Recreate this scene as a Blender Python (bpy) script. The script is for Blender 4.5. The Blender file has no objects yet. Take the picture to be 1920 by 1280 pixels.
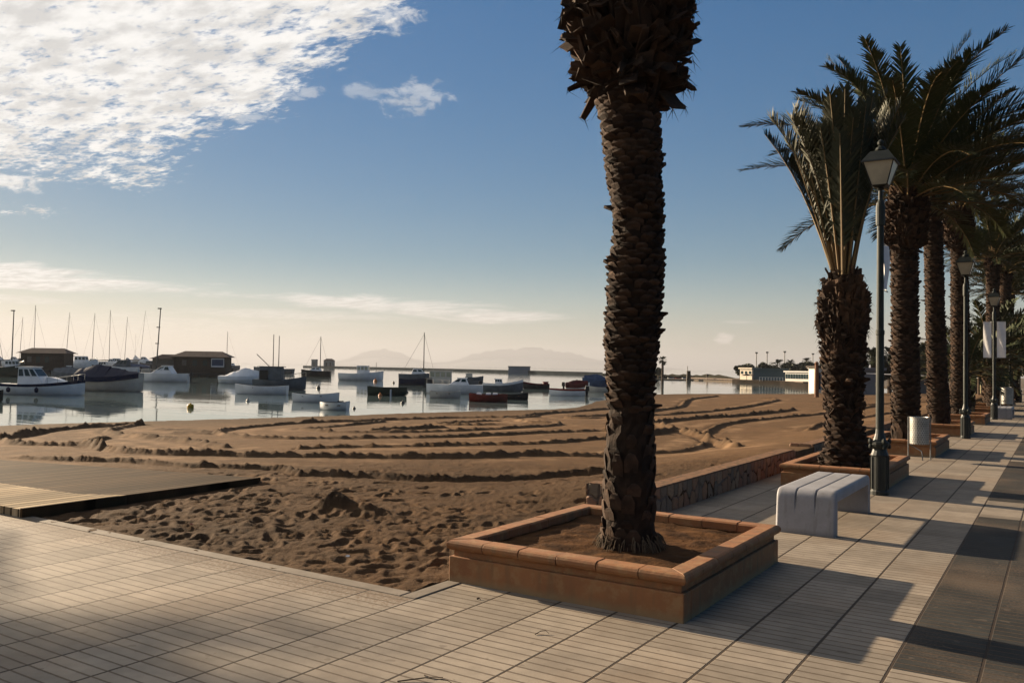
import bpy, math, random
import numpy as np
from mathutils import Vector, Matrix
R_ = math.radians
PI = math.pi
rng = random.Random(7)
scene = bpy.context.scene
col = scene.collection

# ------------------------------------------------------------------ camera
FPX = 1600.0; CAM_H = 1.6
def _basis():
    a = R_(32.7); p = R_(1.72); ro = R_(0.91)
    fw = np.array([-math.sin(a), math.cos(a), 0]); rt = np.array([math.cos(a), math.sin(a), 0]); up = np.array([0, 0, 1.])
    F = fw*math.cos(p)+up*math.sin(p); U = up*math.cos(p)-fw*math.sin(p)
    c, s = math.cos(ro), math.sin(ro)
    return rt*c+U*s, U*c-rt*s, F
CR, CU, CF = _basis()
CC = np.array([0, 0, CAM_H])
def ray(x, y): return CF+CR*(x-960)/FPX-CU*(y-640)/FPX
def gp(x, y, z=0.0):
    d = ray(x, y); return CC+d*((z-CAM_H)/d[2])
def dp(x, y, D): return CC+ray(x, y)*D          # point at depth D
def yp(x, y, Y):
    d = ray(x, y); return CC+d*(Y/d[1])
cam = bpy.data.cameras.new("camera"); cam_o = bpy.data.objects.new("camera", cam); col.objects.link(cam_o)
cam.sensor_width = 36; cam.lens = FPX/1920*36; cam.clip_start = .05; cam.clip_end = 70000
cam_o.matrix_world = Matrix(((CR[0], CU[0], -CF[0], CC[0]), (CR[1], CU[1], -CF[1], CC[1]), (CR[2], CU[2], -CF[2], CC[2]), (0, 0, 0, 1)))
scene.camera = cam_o
scene.view_settings.view_transform = 'Standard'; scene.view_settings.look = 'None'
scene.view_settings.gamma = 1; scene.view_settings.exposure = 1.95

# ------------------------------------------------------------------ sun
SUN_EL = R_(15.7)
sdir = Vector((-1, .12, 0)).normalized()*math.cos(SUN_EL)+Vector((0, 0, math.sin(SUN_EL)))
sl = bpy.data.lights.new("sun", 'SUN'); sl.energy = 5; sl.angle = R_(.53); sl.color = (1, .80, .56)
so = bpy.data.objects.new("sun", sl); col.objects.link(so); so.rotation_euler = sdir.to_track_quat('Z', 'Y').to_euler()

# ------------------------------------------------------------------ node helper
class NT:
    def __init__(s, nt): s.nt = nt; nt.nodes.clear()
    def n(s, t, **k):
        nd = s.nt.nodes.new(t)
        for a, v in k.items(): setattr(nd, a, v)
        return nd
    def set(s, inp, v):
        if hasattr(v, 'is_linked') or isinstance(v, bpy.types.NodeSocket): s.nt.links.new(v, inp)
        else:
            if isinstance(v, (tuple, list)) and len(v) == 3 and inp.type == 'RGBA': v = (*v, 1)
            inp.default_value = v
    def m(s, op, a, b=0.0, c=None, clamp=False):
        nd = s.n('ShaderNodeMath', operation=op, use_clamp=clamp)
        s.set(nd.inputs[0], a); s.set(nd.inputs[1], b)
        if c is not None: s.set(nd.inputs[2], c)
        return nd.outputs[0]
    def vm(s, op, a, b=(0, 0, 0)):
        nd = s.n('ShaderNodeVectorMath', operation=op); s.set(nd.inputs[0], a); s.set(nd.inputs[1], b)
        return nd.outputs[0]
    def sep(s, v):
        nd = s.n('ShaderNodeSeparateXYZ'); s.set(nd.inputs[0], v); return nd.outputs
    def comb(s, x, y, z):
        nd = s.n('ShaderNodeCombineXYZ'); s.set(nd.inputs[0], x); s.set(nd.inputs[1], y); s.set(nd.inputs[2], z); return nd.outputs[0]
    def noise(s, v, sc, det=4, rough=.55, dist=0.0):
        nd = s.n('ShaderNodeTexNoise'); s.set(nd.inputs['Vector'], v); s.set(nd.inputs['Scale'], sc)
        nd.inputs['Detail'].default_value = det; nd.inputs['Roughness'].default_value = rough; nd.inputs['Distortion'].default_value = dist
        return nd.outputs['Fac']
    def ramp(s, v, lo, hi, a=0.0, b=1.0, smooth=True):
        nd = s.n('ShaderNodeMapRange', interpolation_type='SMOOTHSTEP' if smooth else 'LINEAR')
        s.set(nd.inputs[0], v); s.set(nd.inputs[1], lo); s.set(nd.inputs[2], hi); s.set(nd.inputs[3], a); s.set(nd.inputs[4], b)
        return nd.outputs[0]
    def mix(s, f, a, b, mode='MIX'):
        nd = s.n('ShaderNodeMix', data_type='RGBA', blend_type=mode)
        s.set(nd.inputs[0], f); s.set(nd.inputs[6], a); s.set(nd.inputs[7], b); return nd.outputs[2]
    def bump(s, h, strength=.5, dist=.01):
        nd = s.n('ShaderNodeBump'); s.set(nd.inputs['Height'], h); nd.inputs['Strength'].default_value = strength
        nd.inputs['Distance'].default_value = dist; return nd.outputs[0]
    def pos(s): return s.n('ShaderNodeNewGeometry').outputs['Position']
    def obj(s): return s.n('ShaderNodeTexCoord').outputs['Object']

# ------------------------------------------------------------------ world: sky and clouds
world = bpy.data.worlds.new("World"); scene.world = world; world.use_nodes = True
W = NT(world.node_tree)
sky = W.n('ShaderNodeTexSky'); sky.sky_type = 'NISHITA'; sky.sun_disc = False; sky.sun_elevation = SUN_EL
sky.sun_rotation = math.atan2(sdir.x, sdir.y); sky.air_density = 1.0; sky.dust_density = 0.25; sky.ozone_density = 3.0; sky.altitude = 0
HAZE = 1.7e-4
SKY = 0.05; SKY_SOFT = 4.6
dirv = W.n('ShaderNodeTexCoord').outputs['Generated']
dx, dy, dz = W.sep(dirv)
dzp = W.m('MAXIMUM', dz, 0.0)
az = W.m('ARCTAN2', dx, dy); el = W.m('ARCSINE', dz)
inv = W.m('DIVIDE', 1.0, W.m('ADD', dzp, .05))
pl = W.comb(W.m('MULTIPLY', dx, inv), W.m('MULTIPLY', dy, inv), 0.0)
def azel(x, y):
    d = ray(x, y); d = d/np.linalg.norm(d); return math.atan2(d[0], d[1]), math.asin(d[2])
# altocumulus sheet, upper left: everything above a slanted line in azimuth and elevation
def above(x0, y0, x1, y1):
    a0, e0 = azel(x0, y0); a1, e1 = azel(x1, y1); sl_ = (e1-e0)/(a1-a0)
    return W.m('SUBTRACT', el, W.m('ADD', W.m('MULTIPLY', W.m('SUBTRACT', az, a0), sl_), e0))
edge = W.m('MINIMUM', above(0, 345, 260, 330), above(240, 345, 800, 0))
big = W.noise(pl, 1.9, 4, .55)
edge = W.m('ADD', edge, W.m('MULTIPLY', W.m('SUBTRACT', big, .5), .17))
mA = W.ramp(edge, -.035, .055)
mB = W.ramp(edge, .05, .30)
rotp = W.n('ShaderNodeMapping'); W.set(rotp.inputs[0], pl); rotp.inputs['Rotation'].default_value = (0, 0, R_(25)); rotp.inputs['Scale'].default_value = (1, 2.0, 1)
puff = W.noise(rotp.outputs[0], 9.0, 6, .62, .35)
puff2 = W.noise(rotp.outputs[0], 26.0, 4, .6, .3)
tex = W.m('ADD', W.m('MULTIPLY', puff, .62), W.m('MULTIPLY', puff2, .38))
thr = W.m('SUBTRACT', .58, W.m('ADD', W.m('MULTIPLY', mA, .265), W.m('MULTIPLY', mB, .10)))
cA = W.m('MULTIPLY', W.ramp(tex, thr, W.m('ADD', thr, .20)), W.ramp(mA, .0, .35))
# streaks and wisps: each an ellipse in azimuth and elevation broken up by stretched noise
ae = W.comb(W.m('MULTIPLY', az, 6.0), W.m('MULTIPLY', el, 46.0), 0.0)
st = W.noise(ae, 1.3, 6, .6, .6)
ae2 = W.comb(W.m('MULTIPLY', az, 26.0), W.m('MULTIPLY', el, 50.0), 0.0)
st2 = W.noise(ae2, 1.6, 5, .6, .4)
def streak(x, y, rx, ry, amp, fine=False, tilt=0.0):
    a, e = azel(x, y); ra = rx/FPX*1.0; re = ry/FPX
    da = W.m('SUBTRACT', az, a)
    u = W.m('DIVIDE', da, ra); v = W.m('DIVIDE', W.m('SUBTRACT', W.m('SUBTRACT', el, e), W.m('MULTIPLY', da, tilt)), re)
    r2 = W.m('ADD', W.m('MULTIPLY', u, u), W.m('MULTIPLY', v, v))
    t = st2 if fine else st
    k = W.m('SUBTRACT', W.m('ADD', W.m('MULTIPLY', t, 1.9), -.17), W.m('MULTIPLY', r2, .5))
    return W.m('MULTIPLY', W.ramp(k, .40, .86), amp)
cl = cA
for args in [(150, 528, 330, 24, .95, False, -.03), (30, 562, 130, 10, .6), (790, 578, 290, 25, .85, False, -.04), (560, 590, 480, 12, .5), (330, 612, 560, 26, .45),
             (960, 592, 120, 14, .4), (775, 183, 85, 38, .42, True, .1), (690, 172, 70, 20, .3, True), (450, 218, 60, 16, .4, True, .15), (575, 176, 48, 12, .4, True, .2), (480, 150, 80, 30, .6, True, .1),
             (720, 30, 90, 34, .6, True), (1356, 633, 26, 13, .8, True), (1385, 604, 46, 6, .35), (20, 342, 60, 16, .9, True), (640, 650, 500, 20, .28), (1000, 655, 260, 12, .22)]:
    cl = W.m('MAXIMUM', cl, streak(*args))
shade = W.ramp(W.noise(rotp.outputs[0], 5.0, 4, .6), .35, .62, .72, 1.05)
hz = W.ramp(el, 0.0, .10, 1.0, 0.0)
ccol = W.mix(hz, (.98, .95, .90, 1), (1.0, .86, .74, 1))
skys = W.vm('MULTIPLY', sky.outputs[0], (SKY, SKY, SKY))
lum = W.m('MAXIMUM', W.m('MAXIMUM', *W.sep(skys)[0:2]), W.sep(skys)[2])
kk = W.m('DIVIDE', 1.0, W.m('ADD', 1.0, W.m('MULTIPLY', lum, SKY_SOFT)))
dls = W.n('ShaderNodeVectorMath', operation='SCALE'); W.set(dls.inputs[0], skys); W.set(dls.inputs[3], kk)
hsv = W.n('ShaderNodeHueSaturation'); hsv.inputs['Saturation'].default_value = 1.36; hsv.inputs['Value'].default_value = .89; W.set(hsv.inputs['Color'], dls.outputs[0]); dl = hsv.outputs[0]
CLB = .27
cb = W.m('MULTIPLY', shade, CLB)
cc = W.n('ShaderNodeVectorMath', operation='SCALE'); W.set(cc.inputs[0], ccol); W.set(cc.inputs[3], cb)
# pale aerosol band low over the sea, brighter towards the sun
asun = W.ramp(az, math.atan2(sdir.x, sdir.y)+.15, .35, 1.0, 0.0, smooth=False)
hb = W.n('ShaderNodeVectorMath', operation='SCALE'); W.set(hb.inputs[0], (1.0, .875, .775)); W.set(hb.inputs[3], W.m('ADD', .135, W.m('MULTIPLY', W.m('MULTIPLY', asun, asun), .30)))
hm_ = W.m('MULTIPLY', W.m('POWER', W.ramp(el, -.01, .13, 1.0, 0.0, smooth=False), 1.8), .86)
low = W.mix(hm_, dl, hb.outputs[0])
final = W.mix(W.m('MULTIPLY', cl, .92), low, cc.outputs[0])
bg = W.n('ShaderNodeBackground'); W.set(bg.inputs[0], final); bg.inputs[1].default_value = 1.0
wo = W.n('ShaderNodeOutputWorld'); W.nt.links.new(bg.outputs[0], wo.inputs[0])

# ------------------------------------------------------------------ materials
MATS = {}
ALB = .70
def mat(name, c1, c2=None, rough=.7, scale=6.0, bump=0.0, bscale=40.0, metal=0.0, spec=.2, world_space=False, detail=4):
    if name in MATS: return MATS[name]
    m = bpy.data.materials.new(name); m.use_nodes = True; N = NT(m.node_tree)
    p = N.n('ShaderNodeBsdfPrincipled'); o = N.n('ShaderNodeOutputMaterial'); N.nt.links.new(p.outputs[0], o.inputs[0])
    v = N.pos() if world_space else N.obj()
    c2 = c2 or tuple(x*.75 for x in c1)
    c1 = tuple(x*ALB for x in c1); c2 = tuple(x*ALB for x in c2)
    f = N.ramp(N.noise(v, scale, detail), .32, .68)
    N.set(p.inputs['Base Color'], N.mix(f, c1, c2))
    p.inputs['Roughness'].default_value = rough; p.inputs['Metallic'].default_value = metal; p.inputs['Specular IOR Level'].default_value = spec
    if bump: N.set(p.inputs['Normal'], N.bump(N.noise(v, bscale, 5, .6), .8, bump))
    MATS[name] = m; return m

def mat_custom(name, fn):
    m = bpy.data.materials.new(name); m.use_nodes = True; N = NT(m.node_tree)
    p = N.n('ShaderNodeBsdfPrincipled'); o = N.n('ShaderNodeOutputMaterial'); N.nt.links.new(p.outputs[0], o.inputs[0])
    fn(N, p, o); MATS[name] = m; return m

def f_paving(N, p, o):
    v = N.pos(); x, y, z = N.sep(v)
    T = .42
    u = N.m('DIVIDE', N.m('ADD', x, 2.88+42), T)          # joints at x = -2.88 + k*.42
    cu = N.m('FLOOR', u); fu = N.m('SUBTRACT', u, cu)
    du = N.m('MULTIPLY', N.m('MINIMUM', fu, N.m('SUBTRACT', 1.0, fu)), T)
    wn = N.n('ShaderNodeTexWhiteNoise', noise_dimensions='1D'); N.set(wn.inputs['W'], cu)
    off = N.m('MULTIPLY', wn.outputs['Value'], .012)
    G = .0915
    yy = N.m('DIVIDE', N.m('ADD', N.m('ADD', y, 40.0), off), G)
    fy = N.m('FRACT', yy); dyy = N.m('MULTIPLY', N.m('MINIMUM', fy, N.m('SUBTRACT', 1.0, fy)), G)
    rowi = N.m('FLOOR', N.m('DIVIDE', yy, 4.0))
    fine = N.noise(v, 60, 4, .6); mid = N.noise(v, 5.0, 5, .6); bigs = N.noise(v, .9, 3, .5)
    wob = N.m('MULTIPLY', N.m('SUBTRACT', N.noise(v, 25, 2), .5), .004)
    joint = N.ramp(N.m('ADD', du, wob), .0060, .0105, 1.0, 0.0)
    groove = N.ramp(N.m('ADD', dyy, wob), .0032, .0085, 1.0, 0.0)
    wn2 = N.n('ShaderNodeTexWhiteNoise', noise_dimensions='2D'); N.set(wn2.inputs['Vector'], N.comb(cu, rowi, 0.0))
    tone = N.m('ADD', N.m('MULTIPLY', wn2.outputs['Value'], .36), .81)
    light = N.mix(N.ramp(mid, .3, .7), (.182, .153, .121, 1), (.232, .196, .155, 1))
    dark = N.mix(N.ramp(mid, .3, .7), (.022, .022, .0205, 1), (.032, .0315, .028, 1))
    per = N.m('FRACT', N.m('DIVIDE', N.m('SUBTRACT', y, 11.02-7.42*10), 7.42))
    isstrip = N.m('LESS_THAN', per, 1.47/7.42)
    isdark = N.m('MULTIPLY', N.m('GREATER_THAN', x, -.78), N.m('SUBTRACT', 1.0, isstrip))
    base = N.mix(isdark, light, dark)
    sc = N.n('ShaderNodeVectorMath', operation='SCALE'); N.set(sc.inputs[0], base); N.set(sc.inputs[3], tone)
    base = sc.outputs[0]
    # sandy dirt and stains
    dirt = N.ramp(N.m('ADD', N.m('MULTIPLY', bigs, .6), N.m('MULTIPLY', fine, .4)), .46, .66)
    base = N.mix(N.m('MULTIPLY', dirt, .30), base, (0.2203, 0.1458, 0.09135, 1))
    drift = N.m('MULTIPLY', N.ramp(y, 3.75, 4.6), N.m('LESS_THAN', x, -3.75))
    dr = N.ramp(N.m('ADD', N.m('MULTIPLY', N.noise(v, 38, 4, .7), .6), N.m('MULTIPLY', drift, .32)), .52, .66)
    base = N.mix(N.m('MULTIPLY', N.m('MULTIPLY', dr, N.ramp(drift, .0, .3)), .85), base, (.115, .078, .05, 1))
    spots = N.ramp(N.noise(v, 8.0, 2, .5), .675, .70)
    base = N.mix(N.m('MULTIPLY', spots, .45), base, (0.1102, 0.0864, 0.06448, 1))
    speck = N.ramp(N.noise(v, 130, 2, .7), .63, .70)
    base = N.mix(N.m('MULTIPLY', speck, .35), base, (0.1542, 0.1188, 0.08597, 1))
    base = N.mix(N.m('MULTIPLY', groove, .80), base, (0.07711, 0.05184, 0.03224, 1))
    base = N.mix(N.m('MULTIPLY', joint, .92), base, (0.03305, 0.02376, 0.01719, 1))
    N.set(p.inputs['Base Color'], base)
    wet = N.ramp(N.noise(v, .7, 3, .5), .55, .75)
    N.set(p.inputs['Roughness'], N.m('SUBTRACT', .72, N.m('MULTIPLY', wet, .12)))
    p.inputs['Specular IOR Level'].default_value = .12
    h = N.m('SUBTRACT', N.m('MULTIPLY', fine, .12), N.m('MAXIMUM', joint, N.m('MULTIPLY', groove, .8)))
    tilt = N.m('MULTIPLY', N.m('SUBTRACT', wn2.outputs['Value'], .5), N.m('MULTIPLY', fu, .25))
    N.set(p.inputs['Normal'], N.bump(N.m('ADD', h, tilt), .9, .006))
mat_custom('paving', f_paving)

def f_sand(N, p, o):
    v = N.pos(); x, y, z = N.sep(v)
    a = N.noise(v, .35, 4, .55); b = N.noise(v, 2.6, 5, .6); c = N.noise(v, 45, 4, .7)
    base = N.mix(N.ramp(a, .35, .65), (0.0814, 0.04412, 0.02135, 1), (0.06045, 0.03432, 0.01768, 1))
    base = N.mix(N.ramp(b, .45, .75), base, (0.04883, 0.0286, 0.01534, 1))
    base = N.mix(N.m('MULTIPLY', N.ramp(c, .5, .75), .45), base, (0.1, 0.0613, 0.03169, 1))
    at = N.n('ShaderNodeAttribute', attribute_name='ridge')
    base = N.mix(at.outputs['Fac'], base, (0.02418, 0.01512, 0.009012, 1))
    ap = N.n('ShaderNodeAttribute', attribute_name='pale')
    base = N.mix(N.m('MULTIPLY', ap.outputs['Fac'], .80), base, (.215, .135, .078, 1))
    base = N.mix(N.m('MULTIPLY', N.ramp(N.noise(v, 170, 3, .75), .56, .68), .5), base, (.22, .165, .11, 1))
    base = N.mix(N.m('MULTIPLY', N.ramp(N.noise(v, 120, 3, .75), .60, .70), .6), base, (.03, .022, .016, 1))
    wet = N.ramp(z, -.345, -.27, 1.0, 0.0)
    base = N.mix(N.m('MULTIPLY', wet, .6), base, (0.0465, 0.03187, 0.02002, 1))
    N.set(p.inputs['Base Color'], base); p.inputs['Roughness'].default_value = .95; p.inputs['Specular IOR Level'].default_value = .04
    h = N.m('ADD', N.m('ADD', N.m('MULTIPLY', c, .6), N.m('MULTIPLY', N.noise(v, 110, 3, .7), .25)), N.m('MULTIPLY', N.noise(v, 14, 5, .7), 1.0))
    N.set(p.inputs['Normal'], N.bump(h, .75, .022))
mat_custom('sand', f_sand)

def f_water(N, p, o):
    v = N.pos(); x, y, z = N.sep(v)
    mp = N.n('ShaderNodeMapping'); N.set(mp.inputs[0], v); mp.inputs['Rotation'].default_value = (0, 0, R_(-30)); mp.inputs['Scale'].default_value = (.35, 1.6, 1)
    n1 = N.noise(mp.outputs[0], 1.0, 3, .5); n2 = N.noise(mp.outputs[0], .12, 2, .5); n3 = N.noise(mp.outputs[0], 5.0, 2, .5)
    amp = N.ramp(n2, .38, .62, .25, 1.0)
    h = N.m('MULTIPLY', N.m('ADD', n1, N.m('MULTIPLY', n3, .12)), amp)
    N.set(p.inputs['Base Color'], (.075, .105, .11, 1)); p.inputs['Roughness'].default_value = .03; p.inputs['IOR'].default_value = 1.5
    p.inputs['Specular IOR Level'].default_value = 1.0
    N.set(p.inputs['Normal'], N.bump(h, .45, .028))
mat_custom('water', f_water)

def f_stone(N, p, o):
    a = N.n('ShaderNodeVertexColor', layer_name='stone'); v = N.obj()
    N.set(p.inputs['Base Color'], N.mix(N.ramp(N.noise(v, 30, 5, .6), .35, .7), a.outputs[0], N.mix(.5, a.outputs[0], (.10, .07, .05, 1))))
    p.inputs['Roughness'].default_value = .85; N.set(p.inputs['Normal'], N.bump(N.noise(v, 60, 5, .65), .7, .006))
mat_custom('wall_stone', f_stone)

def f_terra(N, p, o):
    v = N.obj(); x, y, z = N.sep(v)
    base = N.mix(N.ramp(N.noise(v, 3.0, 5, .6), .3, .7), (0.2384, 0.1035, 0.03958, 1), (0.1893, 0.07881, 0.03146, 1))
    base = N.mix(N.m('MULTIPLY', N.ramp(N.noise(v, 11.0, 6, .65), .48, .66), .65), base, (0.2525, 0.1469, 0.06598, 1))
    base = N.mix(N.m('MULTIPLY', N.ramp(N.noise(N.comb(N.m('MULTIPLY', x, 9.0), N.m('MULTIPLY', y, 9.0), z), 1.2, 5, .6), .50, .66), .6), base, (0.1403, 0.08014, 0.03806, 1))
    base = N.mix(N.m('MULTIPLY', N.ramp(N.m('ADD', z, N.m('MULTIPLY', N.noise(v, 8), .06)), .02, .11, 1.0, 0.0), .75), base, (0.2103, 0.1536, 0.08121, 1))
    N.set(p.inputs['Base Color'], base); p.inputs['Roughness'].default_value = .75; p.inputs['Specular IOR Level'].default_value = .3
    N.set(p.inputs['Normal'], N.bump(N.noise(v, 45, 6, .65), .6, .004))
mat_custom('terracotta', f_terra)

def f_wood(pale):
    def fn(N, p, o):
        v = N.obj(); x, y, z = N.sep(v)
        u = N.m('DIVIDE', x, .14); cu = N.m('FLOOR', u); fu = N.m('FRACT', u)
        wn = N.n('ShaderNodeTexWhiteNoise', noise_dimensions='1D'); N.set(wn.inputs['W'], cu)
        g = N.noise(N.comb(N.m('MULTIPLY', x, 22.0), N.m('MULTIPLY', y, 1.2), wn.outputs['Value']), 1.0, 5, .6)
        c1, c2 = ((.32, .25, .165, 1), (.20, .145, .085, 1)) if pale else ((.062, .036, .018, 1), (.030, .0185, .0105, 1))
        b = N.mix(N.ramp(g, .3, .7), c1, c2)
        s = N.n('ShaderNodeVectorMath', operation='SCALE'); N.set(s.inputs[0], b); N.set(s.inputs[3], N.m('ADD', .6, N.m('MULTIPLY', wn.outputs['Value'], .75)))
        gap = N.ramp(N.m('MINIMUM', fu, N.m('SUBTRACT', 1.0, fu)), .06, .13, 1.0, 0.0)
        b = N.mix(N.m('MULTIPLY', gap, .9), s.outputs[0], (0.007876, 0.005458, 0.00287, 1))
        dust = N.ramp(N.noise(v, 1.1, 5, .6), .5, .72)
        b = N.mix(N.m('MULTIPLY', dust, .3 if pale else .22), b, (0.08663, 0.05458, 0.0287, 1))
        N.set(p.inputs['Base Color'], b); p.inputs['Roughness'].default_value = .9; p.inputs['Specular IOR Level'].default_value = .04
        N.set(p.inputs['Normal'], N.bump(N.m('SUBTRACT', N.m('MULTIPLY', g, .3), gap), .8, .008))
    return fn
mat_custom('pale_planks', f_wood(True)); mat_custom('dark_planks', f_wood(False))  # same plank pattern in a light and a darker brown pair

def f_leaf(c1, c2, c3):
    def fn(N, p, o):
        v = N.pos(); f = N.ramp(N.noise(v, 1.3, 4, .6), .3, .7)
        b = N.mix(f, c1, c2); b = N.mix(N.m('MULTIPLY', N.ramp(N.noise(v, 9.0, 3, .6), .55, .72), .7), b, c3)
        N.set(p.inputs['Base Color'], b); p.inputs['Roughness'].default_value = .6; p.inputs['Specular IOR Level'].default_value = .18
    return fn
mat_custom('palm_leaf', f_leaf((.025, .034, .013, 1), (.038, .043, .016, 1), (.090, .076, .028, 1)))
mat_custom('olive_leaf', f_leaf((.022, .026, .010, 1), (.034, .032, .012, 1), (.085, .060, .022, 1)))
mat_custom('tree_leaf', f_leaf((0.0182, 0.0238, 0.0119, 1), (0.028, 0.0322, 0.0154, 1), (0.0434, 0.0448, 0.021, 1)))
mat_custom('petiole', f_leaf((.090, .055, .022, 1), (.12, .082, .034, 1), (.07, .06, .024, 1)))

def f_bark(N, p, o):
    v = N.obj()
    a = N.n('ShaderNodeVertexColor', layer_name='tone')
    b = N.mix(N.ramp(N.noise(v, 7, 5, .65), .3, .7), (0.04522, 0.0266, 0.01649, 1), (0.01915, 0.01277, 0.009578, 1))
    s = N.n('ShaderNodeMix', data_type='RGBA', blend_type='MULTIPLY'); s.inputs[0].default_value = 1
    N.set(s.inputs[6], b); N.set(s.inputs[7], a.outputs[0])
    N.set(p.inputs['Base Color'], s.outputs[2]); p.inputs['Roughness'].default_value = .9; p.inputs['Specular IOR Level'].default_value = .15
    N.set(p.inputs['Normal'], N.bump(N.noise(N.vm('MULTIPLY', v, (1, 1, .35)), 55, 5, .7), .9, .01))
mat_custom('bark', f_bark)

def f_perf(N, p, o):      # punched sheet steel
    v = N.obj(); x, y, z = N.sep(v)
    ang = N.m('MULTIPLY', N.m('ARCTAN2', y, x), 24/(2*PI)); row = N.m('DIVIDE', z, .042)
    ri = N.m('FLOOR', row); ang = N.m('ADD', ang, N.m('MULTIPLY', N.m('MODULO', ri, 2.0), .5))
    fa = N.m('SUBTRACT', N.m('FRACT', ang), .5); fr = N.m('SUBTRACT', N.m('FRACT', row), .5)
    d = N.m('SQRT', N.m('ADD', N.m('MULTIPLY', fa, fa), N.m('MULTIPLY', fr, fr)))
    hole = N.ramp(d, .15, .21, 1.0, 0.0)
    edge = N.m('MULTIPLY', N.ramp(N.m('SUBTRACT', z, .42), .0, .04), 1.0)
    b = N.mix(N.ramp(N.noise(v, 5), .3, .7), (.34, .335, .31, 1), (.22, .215, .20, 1))
    b = N.mix(hole, b, (.02, .02, .02, 1))
    N.set(p.inputs['Base Color'], b); p.inputs['Metallic'].default_value = .55; p.inputs['Roughness'].default_value = .42
mat_custom('punched_steel', f_perf)

def f_bench(N, p, o):
    v = N.obj(); x, y, z = N.sep(v)
    b = N.mix(N.ramp(N.noise(v, 3.0, 5, .65), .3, .7), (.255, .25, .26, 1), (.20, .195, .20, 1))
    b = N.mix(N.m('MULTIPLY', N.ramp(N.noise(N.comb(N.m('MULTIPLY', x, 10.0), N.m('MULTIPLY', y, 10.0), N.m('MULTIPLY', z, 1.5)), 1.4, 5, .6), .56, .72), .35), b, (.12, .11, .10, 1))
    b = N.mix(N.m('MULTIPLY', N.ramp(N.m('ADD', z, N.m('MULTIPLY', N.noise(v, 12), .06)), .02, .10, 1.0, 0.0), .5), b, (.13, .11, .09, 1))
    b = N.mix(N.m('MULTIPLY', N.ramp(N.noise(v, 55, 3, .7), .62, .70), .5), b, (.10, .095, .09, 1))
    N.set(p.inputs['Base Color'], b); p.inputs['Roughness'].default_value = .6; p.inputs['Specular IOR Level'].default_value = .25
    N.set(p.inputs['Normal'], N.bump(N.noise(v, 70, 5, .65), .5, .002))
white = mat_custom('white_concrete', f_bench)
iron = mat('dark_iron', (.010, .013, .012), (.018, .022, .019), .45, 8, .001, 80, spec=.3)
iron2 = mat('grey_iron', (.015, .020, .017), (.028, .033, .029), .55, 5, .001, 80)
soilm = mat('planter_soil', (.115, .056, .024), (.055, .029, .015), .95, 5, .012, 30, world_space=True, spec=.03)
glassm = mat('frosted_glass', (.50, .45, .33), (.36, .33, .25), .25, 3)
bark = MATS['bark']; leafm = MATS['palm_leaf']; olivem = MATS['olive_leaf']; petm = MATS['petiole']
deadm = mat('dry_frond', (.17, .12, .07), (.09, .065, .04), .85, 6)
kerbm = mat('kerb_concrete', (.23, .19, .15), (.16, .13, .10), .85, 4, .003, 50, world_space=True)
steel = mat('galvanised_steel', (.42, .42, .40), (.30, .30, .29), .4, 6, metal=.6)
clothm = mat('banner_cloth', (.98, .96, .94), (.88, .86, .85), .7, 3)

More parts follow.
